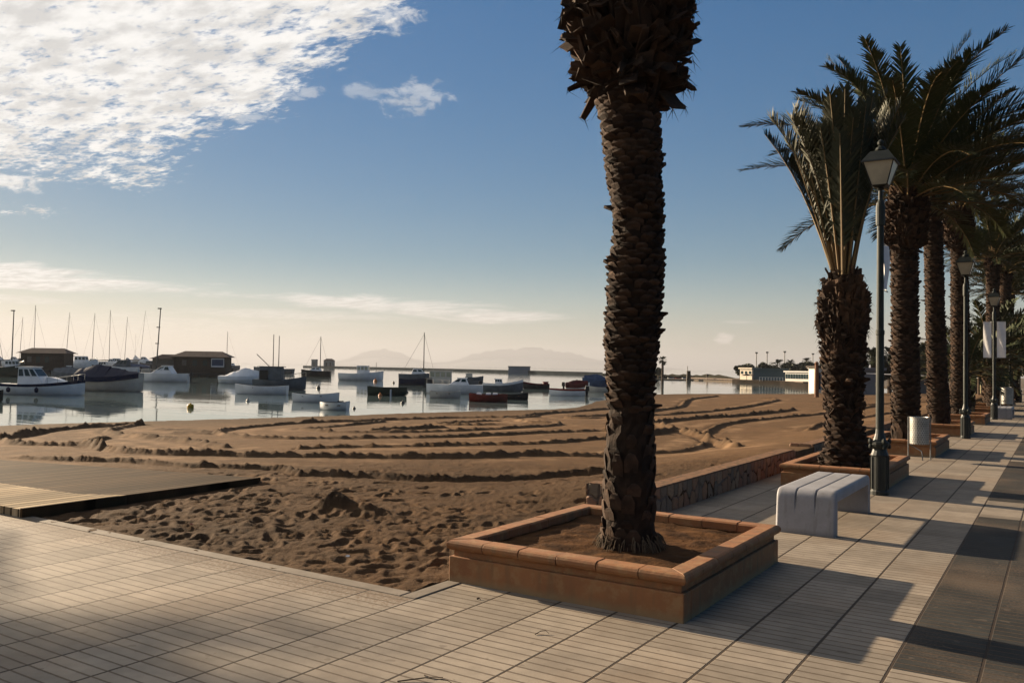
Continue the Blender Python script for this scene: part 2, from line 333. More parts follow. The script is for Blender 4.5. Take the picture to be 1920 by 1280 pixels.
# ------------------------------------------------------------------ mesh helpers
class MB:
    def __init__(s): s.v = []; s.f = []; s.mi = []
    def add(s, vs, fs, mi=0):
        o = len(s.v); s.v += [tuple(map(float, q)) for q in vs]; s.f += [tuple(i+o for i in f) for f in fs]; s.mi += [mi]*len(fs); return s
    def box(s, x0, x1, y0, y1, z0, z1, mi=0):
        return s.add([(x0, y0, z0), (x1, y0, z0), (x1, y1, z0), (x0, y1, z0), (x0, y0, z1), (x1, y0, z1), (x1, y1, z1), (x0, y1, z1)],
                     [(0, 3, 2, 1), (4, 5, 6, 7), (0, 1, 5, 4), (1, 2, 6, 5), (2, 3, 7, 6), (3, 0, 4, 7)], mi)
    def frustum(s, cx, cy, z0, z1, a0, b0, a1, b1, mi=0):
        return s.add([(cx-a0, cy-b0, z0), (cx+a0, cy-b0, z0), (cx+a0, cy+b0, z0), (cx-a0, cy+b0, z0), (cx-a1, cy-b1, z1), (cx+a1, cy-b1, z1), (cx+a1, cy+b1, z1), (cx-a1, cy+b1, z1)],
                     [(0, 3, 2, 1), (4, 5, 6, 7), (0, 1, 5, 4), (1, 2, 6, 5), (2, 3, 7, 6), (3, 0, 4, 7)], mi)
    def lathe(s, prof, n=16, cx=0, cy=0, mi=0, cap=True):
        o = len(s.v)
        for r, z in prof:
            for k in range(n): s.v.append((cx+r*math.cos(2*PI*k/n), cy+r*math.sin(2*PI*k/n), z))
        for i in range(len(prof)-1):
            for k in range(n):
                a = o+i*n+k; b = o+i*n+(k+1) % n; s.f.append((a, b, b+n, a+n)); s.mi.append(mi)
        if cap:
            s.f.append(tuple(o+k for k in range(n))[::-1]); s.mi.append(mi)
            s.f.append(tuple(o+(len(prof)-1)*n+k for k in range(n))); s.mi.append(mi)
        return s
    def tube(s, pts, r, n=6, r1=None, mi=0):
        pts = [Vector(p) for p in pts]; o = len(s.v); m = len(pts)
        for i, p in enumerate(pts):
            t = (pts[min(i+1, m-1)]-pts[max(i-1, 0)]).normalized()
            a = t.cross(Vector((0, 0, 1)));
            if a.length < .01: a = t.cross(Vector((1, 0, 0)))
            a.normalize(); b = t.cross(a); rr = r+(r1-r)*i/(m-1) if r1 is not None else r
            for k in range(n):
                q = p+(a*math.cos(2*PI*k/n)+b*math.sin(2*PI*k/n))*rr; s.v.append(tuple(q))
        for i in range(m-1):
            for k in range(n):
                a_ = o+i*n+k; b_ = o+i*n+(k+1) % n; s.f.append((a_, b_, b_+n, a_+n)); s.mi.append(mi)
        s.f.append(tuple(o+k for k in range(n))[::-1]); s.f.append(tuple(o+(m-1)*n+k for k in range(n))); s.mi += [mi, mi]
        return s
    def build(s, name, m, parent=None, smooth=False, auto=False, loc=None, bevel=0.0):
        me = bpy.data.meshes.new(name); me.from_pydata(s.v, [], s.f)
        for x in (m if isinstance(m, (list, tuple)) else [m]): me.materials.append(x)
        if any(s.mi): me.polygons.foreach_set('material_index', s.mi)
        if smooth: me.polygons.foreach_set('use_smooth', [True]*len(me.polygons))
        me.update(); ob = bpy.data.objects.new(name, me); col.objects.link(ob)
        if parent: ob.parent = parent
        if loc is not None: ob.location = loc
        if bevel:
            bm = ob.modifiers.new('bevel', 'BEVEL'); bm.width = bevel; bm.segments = 2; bm.limit_method = 'ANGLE'
        return ob
def tag(o, label=None, cat=None, group=None, kind=None):
    if label: o['label'] = label
    if cat: o['category'] = cat
    if group: o['group'] = group
    if kind: o['kind'] = kind
    return o
def empty(name, loc, rz=0.0, label=None, cat=None, group=None):
    o = bpy.data.objects.new(name, None); col.objects.link(o); o.location = loc; o.rotation_euler = (0, 0, rz)
    o.empty_display_size = .2
    return tag(o, label, cat, group)
def copy_tree(o, parent=None):
    c = o.copy(); col.objects.link(c); c.parent = parent
    for ch in list(o.children): copy_tree(ch, c)
    return c

# ------------------------------------------------------------------ numpy noise
_rs = np.random.RandomState(3); _perm = _rs.permutation(1024); _val = _rs.rand(1024)*2-1
def vnoise(x, y):
    xi = np.floor(x).astype(int); yi = np.floor(y).astype(int); fx = x-xi; fy = y-yi
    fx = fx*fx*(3-2*fx); fy = fy*fy*(3-2*fy)
    def h(a, b): return _val[_perm[(_perm[a & 1023]+b) & 1023]]
    return (h(xi, yi)*(1-fx)+h(xi+1, yi)*fx)*(1-fy)+(h(xi, yi+1)*(1-fx)+h(xi+1, yi+1)*fx)*fy
def fbm(x, y, oct=4, g=.5):
    s = 0; a = 1; t = 0
    for i in range(oct):
        s = s+a*vnoise(x*2**i+17.3*i, y*2**i+5.7*i); t += a; a *= g
    return s/t
def sstep(a, b, x):
    t = np.clip((x-a)/(b-a), 0, 1); return t*t*(3-2*t)
def seg_dist(px, py, pts):
    best = np.full(px.shape, 1e9)
    for (ax, ay), (bx, by) in zip(pts[:-1], pts[1:]):
        vx, vy = bx-ax, by-ay; L2 = vx*vx+vy*vy+1e-9
        t = np.clip(((px-ax)*vx+(py-ay)*vy)/L2, 0, 1)
        best = np.minimum(best, np.hypot(px-(ax+t*vx), py-(ay+t*vy)))
    return best
def smooth_line(pts, n=4):
    out = []
    P = [pts[0]]+list(pts)+[pts[-1]]
    for i in range(1, len(P)-2):
        p0, p1, p2, p3 = [np.array(P[j]) for j in (i-1, i, i+1, i+2)]
        for k in range(n):
            t = k/n; out.append(tuple(.5*((2*p1)+(-p0+p2)*t+(2*p0-5*p1+4*p2-p3)*t*t+(-p0+3*p1-3*p2+p3)*t**3)))
    out.append(tuple(pts[-1])); return out

# ------------------------------------------------------------------ beach sand
WZ = -.35
PAVE_Y = 4.62
shore_px = [(-260, 812), (0, 798), (240, 790), (500, 783), (800, 773), (1050, 766), (1100, 759), (1135, 749), (1235, 739), (1400, 738), (1520, 738), (1555, 735)]
shore = [tuple(gp(x, y, WZ)[:2]) for x, y in shore_px]
shore = [(-34, -30), (-30, 0)]+shore+[(-12.5, 92), (-5, 110)]
shore_s = smooth_line(shore, 3)
def shore_sd(X, Y):     # positive on land (side of the promenade)
    d = seg_dist(X, Y, shore_s)
    # land side test: polygon through the far right
    poly = shore_s+[(60, 115), (60, -40), (-34, -40)]
    inside = np.zeros(X.shape, bool); n = len(poly)
    for i in range(n):
        x0, y0 = poly[i]; x1, y1 = poly[(i+1) % n]
        if y0 == y1: continue
        c = ((y0 > Y) != (y1 > Y)) & (X < (x1-x0)*(Y-y0)/(y1-y0)+x0); inside ^= c
    return np.where(inside, d, -d)
ridges = [  # px polyline, height, width
 ([(0, 820), (15, 827), (60, 833), (156, 838), (219, 846), (297, 855), (406, 860), (500, 864), (594, 866), (700, 869), (841, 871), (930, 868), (997, 865), (1135, 866)], .10, .13),
 ([(3, 822), (8, 816), (37, 811), (94, 800), (187, 792), (262, 789)], .10, .16),
 ([(262, 789), (228, 794), (206, 803), (219, 810), (269, 819), (344, 831), (422, 842)], .06, .13),
 ([(200, 819), (166, 829), (169, 836), (187, 841)], .055, .13),
 ([(600, 786), (531, 791), (453, 799), (412, 808), (416, 816), (462, 825), (531, 830), (600, 831), (747, 832), (872, 830), (1029, 822), (1138, 818)], .055, .12),
 ([(716, 787), (640, 796), (569, 804), (607, 811), (685, 816), (810, 816), (935, 811), (1029, 805), (1047, 799), (997, 795)], .05, .13),
 ([(700, 814), (779, 808), (832, 805)], .08, .13),
 ([(935, 789), (872, 791), (822, 794), (829, 797), (880, 799), (940, 799)], .05, .13),
 ([(560, 788), (716, 783), (872, 779), (966, 779), (1029, 771), (1138, 762)], .06, .16),
 ([(1010, 779), (954, 783), (970, 788), (997, 794)], .05, .13),
 ([(1138, 779), (1066, 782), (1091, 786), (1138, 785)], .06, .14),
 ([(560, 848), (638, 846), (747, 846), (872, 844), (1029, 841), (1138, 836)], .075, .10),
 ([(560, 905), (685, 907), (779, 914), (857, 916), (966, 913), (1060, 908), (1129, 910)], .085, .13),
 ([(40, 860), (156, 869), (250, 874), (344, 885), (437, 889), (531, 894), (560, 903)], .07, .11),
 ([(1140, 786), (1225, 768), (1254, 764), (1277, 760), (1291, 748), (1312, 745), (1346, 742)], .07, .16),
 ([(1138, 783), (1225, 779), (1312, 773), (1403, 763), (1438, 757), (1458, 752), (1426, 749)], .06, .16),
 ([(1138, 819), (1225, 802), (1289, 792), (1357, 787), (1426, 780), (1488, 772)], .09, .14),
 ([(1321, 828), (1344, 812), (1380, 802), (1449, 792), (1552, 781), (1640, 768)], .055, .12),
 ([(1180, 798), (1225, 803), (1266, 817), (1316, 832), (1328, 837), (1380, 858)], .07, .15),
 ([(1140, 838), (1225, 828), (1262, 818)], .08, .13),
 ([(1140, 866), (1229, 860), (1277, 858), (1318, 847), (1328, 837)], .06, .14),
 ([(1518, 827), (1525, 817), (1552, 812), (1600, 808)], .06, .12),
 ([(1590, 800), (1642, 792), (1680, 788)], .05, .13),
 ([(1560, 768), (1650, 764), (1740, 760)], .04, .16),
 ([(1560, 744), (1650, 745), (1740, 746)], .06, .3),
 ([(300, 800), (380, 806), (330, 812), (420, 813)], .03, .25),
]
def base_height(X, Y):
    sd = shore_sd(X, Y)
    z = WZ+np.where(sd > 0, .33*sstep(0, 17, sd)+.02*np.clip(sd, 0, 1), sd*.10)
    z = np.maximum(z, -3.0)
    w = sstep(2.6, 0, np.abs(X+3.9)-0.0)*sstep(8.2, 9.6, Y)           # banked up behind the low stone wall
    z = z+.25*w*(X < -3.0)
    return z, sd
def build_sand():
    th = np.concatenate([np.linspace(-75, -42, 60, endpoint=False), np.linspace(-42, 42, 950, endpoint=False), np.linspace(42, 60, 40)])
    rr = 3.0*np.exp(np.linspace(0, math.log(125/3.0), 860))
    T, Rr = np.meshgrid(np.radians(th+32.7), rr, indexing='ij')
    X = -np.sin(T)*Rr; Y = np.cos(T)*Rr
    Z, sd = base_height(X, Y)
    ridge = np.zeros(X.shape); hsum = np.zeros(X.shape); pale = np.zeros(X.shape)
    warp_x = X+.05*fbm(X*3, Y*3, 3); warp_y = Y+.05*fbm(X*3+9, Y*3+4, 3)
    for pts, h, w in ridges:
        w *= .60; h *= .95
        if sum(q[1] for q in pts)/len(pts) < 832: w *= 1.25; h *= 1.4
        wp = smooth_line([tuple(gp(x, y, -.12 if y > 840 else -.2)[:2]) for x, y in pts], 4)
        a = np.array(wp); mnx, mny = a.min(0)-1; mxx, mxy = a.max(0)+1
        msk = (X > mnx) & (X < mxx) & (Y > mny) & (Y < mxy)
        if not msk.any(): continue
        d = seg_dist(warp_x[msk], warp_y[msk], wp)
        brk = .80+.45*fbm(X[msk]*1.6+3, Y[msk]*1.6, 3)
        lump = 1+.45*fbm(X[msk]*7, Y[msk]*7, 3)+.55*fbm(X[msk]*10, Y[msk]*10, 3)
        pr = np.exp(-(d/w)**2)*h*np.clip(brk, .45, 1.15)*lump*1.15-np.exp(-((d-2.0*w)/(w*.9))**2)*h*.3
        pale[msk] = np.maximum(pale[msk], np.exp(-((d-.62)/.30)**2)*sstep(-.25, .25, fbm(X[msk]*.8+31, Y[msk]*.8, 3)))
        hsum[msk] += pr+np.cos(d*2*PI/.21)*.0045*np.exp(-d/.7)*(d > w*1.3)*sstep(-.3, .3, fbm(X[msk]*1.1+8, Y[msk]*1.1, 2)); ridge[msk] = np.maximum(ridge[msk], np.exp(-(d/(w*1.15))**2)*np.clip(brk, .5, 1))
    r = Rr
    near = sstep(12.3, 9.3, r+.5*fbm(X, Y, 2)); midz = sstep(17.0, 12.5, r)*(1-near)
    lumps = fbm(X*2.6, Y*2.6, 4, .55)
    feet = np.abs(fbm(X*4.2+7, Y*4.2, 3, .5))
    Z = Z+hsum+near*(.020*lumps-.010*sstep(.30, .0, feet)+.011*fbm(X*17, Y*17, 3))+midz*(.014*fbm(X*9, Y*9, 3)+.010*np.abs(fbm(X*18, Y*18, 2)))+.010*fbm(X*1.1, Y*1.1, 3)*(sd > 0)+.004*fbm(X*7, Y*7, 3)
    # footprints trodden into the near sand
    fr = np.random.RandomState(11)
    for k in range(520):
        x0 = fr.uniform(-11, -3.3); y0 = PAVE_Y+.15+abs(fr.normal(0, 2.6))
        if math.hypot(x0, y0) > 13: continue
        a = fr.uniform(0, PI); s = fr.uniform(.7, 1.15)
        m = (np.abs(X-x0) < .3) & (np.abs(Y-y0) < .3)
        if not m.any(): continue
        u = ((X[m]-x0)*math.cos(a)+(Y[m]-y0)*math.sin(a))/(.135*s); v = (-(X[m]-x0)*math.sin(a)+(Y[m]-y0)*math.cos(a))/(.06*s)
        q = np.sqrt(u*u+v*v)
        Z[m] += -.022*s*np.exp(-q**3)+.008*np.exp(-((q-1.35)/.35)**2)*(1+.7*np.sin(3*a+u*3))
    # heap of dug sand
    mx, my, _ = gp(632, 952, 0)
    d = np.hypot((X-mx)*1.0, (Y-my)*1.3); Z += .20*np.exp(-(d/.22)**1.6)*(1+.35*fbm(X*9, Y*9, 3))
    d = np.hypot(X-mx-.45, (Y-my)*1.6); Z += .07*np.exp(-(d/.25)**2)*(1+.6*fbm(X*9+5, Y*9, 3))
    d = np.hypot(X-mx, Y-my); ridge = np.maximum(ridge, .8*np.exp(-(d/.3)**2))
    # keep clear of the paving
    pave = ((Y < PAVE_Y) & (X > -60)) | ((X > -3.72) & (Y < 130)) | ((X > -3.86) & (Y < 7.5))
    nearp = np.minimum(np.abs(Y-PAVE_Y), 9)*(X < -3.7)+9.0*(X >= -3.7)
    k = sstep(.7, .0, nearp); Z = Z*(1-k)+np.minimum(Z, .004+.012*fbm(X*6, Y*6, 3))*k
    dk = (X < -8.75) & (X > -16) & (Y > PAVE_Y) & (Y < 7.9)
    Z = np.where(dk, np.minimum(Z, -.02), Z)
    Z = np.where(pave, -.22, Z)
    n0, n1 = X.shape
    me = bpy.data.meshes.new('beach_sand'); nv = n0*n1
    me.vertices.add(nv); me.vertices.foreach_set('co', np.stack([X, Y, Z], -1).reshape(-1).astype(np.float32))
    i = np.arange(n0-1)[:, None]*n1+np.arange(n1-1)[None, :]
    q = np.stack([i, i+1, i+n1+1, i+n1], -1).reshape(-1, 4)[:, ::-1]
    # orientation: make normals point up
    me.loops.add(q.size); me.loops.foreach_set('vertex_index', q.reshape(-1).astype(np.int32))
    me.polygons.add(len(q)); me.polygons.foreach_set('loop_start', (np.arange(len(q))*4).astype(np.int32))
    me.polygons.foreach_set('use_smooth', np.ones(len(q), bool))
    me.update(calc_edges=True)
    pale = np.maximum(pale, .35*sstep(12.5, 15, r))*(1-near)*(1-.6*midz)*(.75+.6*fbm(X*5, Y*5, 3))
    a2 = me.attributes.new('pale', 'FLOAT', 'POINT'); a2.data.foreach_set('value', np.clip(pale, 0, 1).reshape(-1).astype(np.float32))
    at = me.attributes.new('ridge', 'FLOAT', 'POINT'); at.data.foreach_set('value', np.clip(np.maximum(ridge*1.1, .42*near*(.75+.8*fbm(X*.9, Y*.9, 3))+.30*midz), 0, 1).reshape(-1).astype(np.float32))
    me.materials.append(MATS['sand'])
    if me.polygons[1000].normal.z < 0: me.flip_normals()
    ob = bpy.data.objects.new('beach_sand', me); col.objects.link(ob); tag(ob, 'brown beach sand with curved tractor ridges and footprints', 'sand', kind='structure')
build_sand()

# sea, seabed/land sheet, paving
def sheet(name, poly, z, m, label, cat):
    b = MB(); b.add([(x, y, z) for x, y in poly], [tuple(range(len(poly)))]); o = b.build(name, m); tag(o, label, cat, kind='structure'); return o
sheet('sea_water', [(-21900, -2500), (7900, -2500), (7900, 20900), (-21900, 20900)], WZ, MATS['water'], 'calm pale sea water mirroring the boats', 'water')
landm = mat('land_soil', (.13, .095, .065), (.09, .07, .05), .95, .05, world_space=True)
far_shore = [tuple(gp(x, y, WZ)[:2]) for x, y in [(1228, 712), (1300, 713), (1388, 716.5), (1470, 719), (1525, 722)]]
land_poly = [(-3.0, 70), (-8, 118)]+[far_shore[4], far_shore[3], far_shore[2], far_shore[1], far_shore[0], (far_shore[0][0]-10, far_shore[0][1]+400), (800, 1500), (3000, 1500), (3000, -900), (-40, -900), (-40, -10), (9, -10), (9, 70)]
lb = MB(); ztop = WZ+.18
n = len(land_poly); lb.add([(x, y, ztop) for x, y in land_poly]+[(x, y, -3) for x, y in land_poly], [tuple(range(n))[::-1]]+[(i, (i+1) % n, n+(i+1) % n, n+i) for i in range(n)])
tag(lb.build('ground', landm), 'low flat land behind the bay and the promenade', 'ground', kind='structure')
sheet('promenade_paving', [(-45, -12), (14, -12), (14, 150), (-3.72, 150), (-3.72, PAVE_Y), (-45, PAVE_Y)], 0.0, MATS['paving'], 'grooved beige and dark grey promenade tiles', 'paving')
kb = MB(); kb.box(-45, -3.855, PAVE_Y+.001, PAVE_Y+.13, -.20, .006); kb.box(-3.852, -3.721, PAVE_Y+.001, 5.16, -.20, .006)
tag(kb.build('paving_kerb', kerbm, bevel=.01), 'narrow concrete kerb between the tiles and the sand', 'kerb', kind='structure')

# ------------------------------------------------------------------ planters
PX0, PX1 = -3.85, -2.0
def make_planter(y0, y1, label, PX0=-3.85):
    cx, cy = (PX0+PX1)/2, (y0+y1)/2
    t = empty('tree_planter', (cx, cy, 0), 0, label, 'planter', 'terracotta planters along the promenade')
    hx, hy = (PX1-PX0)/2, (y1-y0)/2
    b = MB()
    w = .13
    for (ax0, ax1, ay0, ay1) in ((-hx, hx, -hy, -hy+w), (-hx, hx, hy-w, hy), (-hx, -hx+w, -hy+w+.002, hy-w-.002), (hx-w, hx, -hy+w+.002, hy-w-.002)): b.box(ax0, ax1, ay0, ay1, -.25, .185)
    b.build('base_wall', MATS['terracotta'], t, bevel=.008)
    # neck course, set back under the rim
    nk = MB(); s = .028
    for (ax0, ax1, ay0, ay1) in ((-hx+s, hx-s, -hy+s, -hy+w), (-hx+s, hx-s, hy-w, hy-s), (-hx+s, -hx+w-.003, -hy+w+.002, hy-w-.002), (hx-w+.003, hx-s, -hy+w+.002, hy-w-.002)): nk.box(ax0, ax1, ay0, ay1, .186, .232)
    nk.build('neck_course', MATS['terracotta'], t)
    # bullnose coping in short tiles
    cp = MB(); r = random.Random(int(y0*10))
    prof = [(-.005, .0), (.010, .012), (.018, .030), (.016, .050), (.004, .066), (-.014, .073), (-.13, .073), (-.145, .06), (-.145, 0)]
    for side in range(4):
        L = (2*hx if side % 2 == 0 else 2*hy); n_ = max(3, round(L/.29)); half = L/2
        for k in range(n_):
            a = -half+L*k/n_+.0025; c = -half+L*(k+1)/n_-.0025; j = r.uniform(-.002, .003); vs = []
            for e in (0, 1):
                for d, z in prof:
                    q = (a if e == 0 else c)
                    if k == 0 and e == 0: q = -half-d
                    if k == n_-1 and e == 1: q = half+d
                    if side == 0: p = (q, -hy-d)
                    elif side == 1: p = (hx+d, q)
                    elif side == 2: p = (-q, hy+d)
                    else: p = (-hx-d, -q)
                    vs.append((p[0], p[1], .233+z+j))
            m_ = len(prof)
            fs = [(i, i+1, i+1+m_, i+m_) for i in range(m_-1)]+[(m_-1, 0, m_, 2*m_-1), tuple(range(m_))[::-1], tuple(range(m_, 2*m_))]
            cp.add(vs, fs)
    cp.build('coping', MATS['terracotta'], t, bevel=.003)
    # soil
    sb = MB(); nx, ny = 46, 56
    xs = np.linspace(-hx+w-.01, hx-w+.01, nx); ys = np.linspace(-hy+w-.01, hy-w+.01, ny)
    X, Y = np.meshgrid(xs, ys, indexing='ij'); Z = .235+.022*fbm(X*4+y0, Y*4, 4)+.012*fbm(X*16, Y*16+y0, 3)
    sb.add(list(zip(X.ravel(), Y.ravel(), Z.ravel())), [(i*ny+j, (i+1)*ny+j, (i+1)*ny+j+1, i*ny+j+1) for i in range(nx-1) for j in range(ny-1)])
    sb.build('soil', soilm, t, smooth=True)
    return t
P_Y = [(5.17, 7.32), (12.25, 14.75), (18.2, 20.6), (24.6, 27.0), (31.0, 33.4), (37.6, 40.0), (44.2, 46.6), (51, 53.4), (58, 60.4)]
P_LAB = ['terracotta planter nearest the camera around the tall cut off palm', 'terracotta planter beside the near lamp post behind the white bench', 'terracotta planter behind the perforated steel bin', 'terracotta planter to the left of the second lamp post',
         'terracotta planter just beyond the second lamp post', 'terracotta planter with the spiky shrub beside the bannered lamp', 'terracotta planter just beyond the bannered lamp post', 'second terracotta planter beyond the bannered lamp post', 'farthest terracotta planter in the dark row of palms']
for i_, ((a, b), l) in enumerate(zip(P_Y, P_LAB)): make_planter(a, b, l, -3.85 if i_ == 0 else -3.32)

# ------------------------------------------------------------------ low stone walls behind the planters
def stone_face(b, cols, p0, du, dv, nrm, L, Hh, seed, depth=.018):
    r = np.random.RandomState(seed); nu = int(L/.013)+2; nv = int(Hh/.013)+2
    cell = .17; gx = int(L/cell)+3
    pts = np.array([(i*cell+r.uniform(-.07, .07)-cell*.5, Hh*(j+.5)/1.7+r.uniform(-.05, .05)) for i in range(gx) for j in range(2)])
    pal = [(.20, .095, .05), (.20, .12, .07), (.24, .15, .085), (.15, .105, .07), (.22, .12, .06), (.12, .09, .06), (.22, .11, .055)]
    ci = r.randint(0, len(pal), len(pts)); U, V = np.meshgrid(np.linspace(0, L, nu), np.linspace(0, Hh, nv), indexing='ij')
    wu = U+.02*fbm(U*12, V*12, 2); wv = V+.02*fbm(U*12+5, V*12, 2)
    D = np.hypot(wu[..., None]-pts[:, 0], (wv[..., None]-pts[:, 1])*.8); idx = np.argsort(D, -1)[..., :2]
    d1 = np.take_along_axis(D, idx[..., :1], -1)[..., 0]; d2 = np.take_along_axis(D, idx[..., 1:2], -1)[..., 0]
    e = sstep(.008, .035, d2-d1); hgt = depth*e*(1+.25*fbm(U*25, V*25, 2))
    o = len(b.v)
    for i in range(nu):
        for j in range(nv):
            b.v.append(tuple(p0[k]+du[k]*U[i, j]+dv[k]*V[i, j]+nrm[k]*hgt[i, j] for k in range(3)))
            c = pal[ci[idx[i, j, 0]]] if e[i, j] > .4 else (.085, .062, .048); cols.append(c)
    for i in range(nu-1):
        for j in range(nv-1):
            a = o+i*nv+j; b.f.append((a, a+nv, a+nv+1, a+1)); b.mi.append(0)
def stone_wall(y0, y1, label, seed, RL=.82):
    t = empty('low_stone_wall', (-3.73, y0, 0), 0, label, 'wall', 'low stone walls between sand and promenade')
    b = MB(); cols = []
    hh = .30
    stone_face(b, cols, (0, 0, -.01), (0, 1, 0), (0, 0, 1), (1, 0, 0), y1-y0, hh, seed)
    stone_face(b, cols, (-RL, 0, -.05), (1, 0, 0), (0, 0, 1), (0, -1, 0), RL, hh+.04, seed+1)
    o = b.build('stone_facing', MATS['wall_stone'], t)
    ca = o.data.color_attributes.new('stone', 'FLOAT_COLOR', 'POINT'); ca.data.foreach_set('color', np.array([(*c, 1) for c in cols], np.float32).ravel())
    c = MB(); c.box(-.24, -.005, .005, y1-y0, -.2, hh); c.box(-RL, -.242, .005, .22, -.2, hh)
    c.build('wall_top', mat('reddish_cap', (.26, .145, .088), (.13, .088, .06), .9, 14, .010, 40, spec=.05), t, bevel=.01)
    return t
stone_wall(8.72, 14.6, 'low stone wall between the two nearest planters, behind the white bench', 5)
stone_wall(15.9, 20.3, 'low stone wall behind the second palm', 9, .42)
stone_wall(22.0, 26.8, 'low stone wall between the planters of the third and fourth palm', 13)

# ------------------------------------------------------------------ palms
def palm_trunk(name, prof, parent, seed, rows_h=.055, per=15, out=.022, lower_smooth=1.0, detail=1.0):
    """prof: list of (z, radius, x, y). A core with overlapping leaf-base scars set in rising spirals."""
    r = random.Random(seed); b = MB(); tone = []
    zs = [p[0] for p in prof]
    def at_(z):
        return tuple(float(np.interp(z, zs, [p[k] for p in prof])) for k in (1, 2, 3))
    n = 28; nz = max(12, int((zs[-1]-zs[0])/.06)); ph = r.uniform(0, 9)
    for i in range(nz+1):
        z = zs[0]+(zs[-1]-zs[0])*i/nz; rad, ox, oy = at_(z)
        for k in range(n):
            a = 2*PI*k/n; rr = rad*.94*(1+.05*math.sin(3*a+z*2+ph)*math.sin(z*3.1+a))+r.uniform(-.008, .008)*1
            b.v.append((ox+rr*math.cos(a), oy+rr*math.sin(a), z)); tone.append(r.uniform(.45, .8))
    for i in range(nz):
        for k in range(n):
            a = i*n+k; c = i*n+(k+1) % n; b.f.append((a, c, c+n, a+n)); b.mi.append(0)
    z = zs[0]; row = 0
    while z < zs[-1]-.03:
        rad, ox, oy = at_(z); m = max(7, int(per*rad/.26)); low = (z-zs[0]) < lower_smooth
        for k in range(m):
            if r.random() < (.35 if low else .06): continue
            a = 2*PI*(k+.5*(row % 2)+r.uniform(-.12, .12))/m; w = 2*PI*rad/m*(.52 if not low else .5)*r.uniform(.85, 1.2)
            h = rows_h*r.uniform(.8, 1.35)*(r.uniform(1.2, 2.6) if low else 1.0); o_ = out*r.uniform(.5, 1.5)*(r.uniform(.05, .45) if low else 1.0)
            ca, sa = math.cos(a), math.sin(a); tx, ty = -sa, ca; t0 = r.uniform(.55, 1.65)
            zj = z+r.uniform(-.35, .35)*rows_h; o_ *= (r.uniform(1.8, 3.0) if r.random() < .05 else 1)
            def P(u, rr, dz): return (ox+ca*rr+tx*u, oy+sa*rr+ty*u, zj+dz)
            rb = rad*.93; v = [P(-w*.9, rb, -h*.5), P(w*.9, rb, -h*.5), P(w, rad+o_*.6, h*.25), P(-w, rad+o_*.6, h*.25), P(w*.55, rad+o_, h*.62), P(-w*.55, rad+o_, h*.62), P(0, rad*.97, h*.75), P(-w*.3, rb*.98, h*.7), P(w*.3, rb*.98, h*.7), P(0, rad+o_*1.1, h*.3)]
            b.add(v, [(0, 1, 2, 9, 3), (3, 9, 5), (9, 4, 5), (9, 2, 4), (5, 4, 6), (1, 8, 4, 2), (0, 3, 5, 7), (5, 6, 7), (4, 8, 6)])
            tone += [t0*r.uniform(.7, 1.2) for _ in v]
        z += rows_h*(1.9 if low else 1.0)*r.uniform(.9, 1.1); row += 1
    o = b.build(name, bark, parent)
    ca_ = o.data.color_attributes.new('tone', 'FLOAT_COLOR', 'POINT'); ca_.data.foreach_set('color', np.array([(t, t*.97, t*.93, 1) for t in tone], np.float32).ravel())
    return o
def palm_boss(name, prof, parent, seed, size=.16, dens=1.0, up=.6, ragged=.3):
    """bulge of old cut frond bases below the crown"""
    r = random.Random(seed); b = MB(); tone = []; zs = [p[0] for p in prof]
    z = zs[0]
    while z < zs[-1]:
        rad = float(np.interp(z, zs, [p[1] for p in prof])); ox = float(np.interp(z, zs, [p[2] for p in prof])); oy = float(np.interp(z, zs, [p[3] for p in prof]))
        m = max(8, int(2*PI*rad/(size*.62)*dens))
        for k in range(m):
            a = 2*PI*(k+r.random())/m; w = size*r.uniform(.16, .55); L = size*r.uniform(.7, 2.0)*(1.25 if r.random() < .15 else 1); e = up+r.uniform(-ragged, ragged)*1.2-(.9 if r.random() < .12 else 0); th = size*r.uniform(.04, .14)
            ca, sa = math.cos(a), math.sin(a); d = Vector((ca*math.cos(e), sa*math.cos(e), math.sin(e))); t_ = Vector((-sa, ca, 0)); nn = d.cross(t_)*-1
            nn = nn if nn.z > 0 else -nn
            tw = r.uniform(-.9, .9); t_ = (t_*math.cos(tw)+nn*math.sin(tw)).normalized(); nn = d.cross(t_)
            p = Vector((ox, oy, z+r.uniform(-.04, .04)))+Vector((ca, sa, 0))*(rad-L*.75*math.cos(e)); q = p+d*L; wt = w*r.uniform(.12, .95)
            t0 = r.uniform(.5, 1.5)
            v = [p-t_*w-nn*th, p+t_*w-nn*th, p+t_*w+nn*th, p-t_*w+nn*th, q-t_*wt-nn*th*.6, q+t_*wt-nn*th*.6+d*r.uniform(-.03, .03), q+t_*wt+nn*th*.3, q-t_*wt+nn*th*.3+d*r.uniform(-.03, .03)]
            b.add(v, [(0, 3, 2, 1), (4, 5, 6, 7), (0, 1, 5, 4), (1, 2, 6, 5), (2, 3, 7, 6), (3, 0, 4, 7)]); tone += [t0*.8]*4+[t0*1.15]*4
            if r.random() < .55:      # loose fibres
                for _ in range(5):
                    s_ = q+t_*r.uniform(-w, w); e_ = s_+Vector((r.uniform(-1, 1), r.uniform(-1, 1), r.uniform(-1.2, .4)))*size*.5
                    b.add([s_, s_+Vector((.006, .004, 0)), e_], [(0, 1, 2)]); tone += [1.2]*3
        z += size*.30
    rad0 = MB()
    o = b.build(name, bark, parent)
    ca_ = o.data.color_attributes.new('tone', 'FLOAT_COLOR', 'POINT'); ca_.data.foreach_set('color', np.array([(t, t*.95, t*.88, 1) for t in tone], np.float32).ravel())
    return o
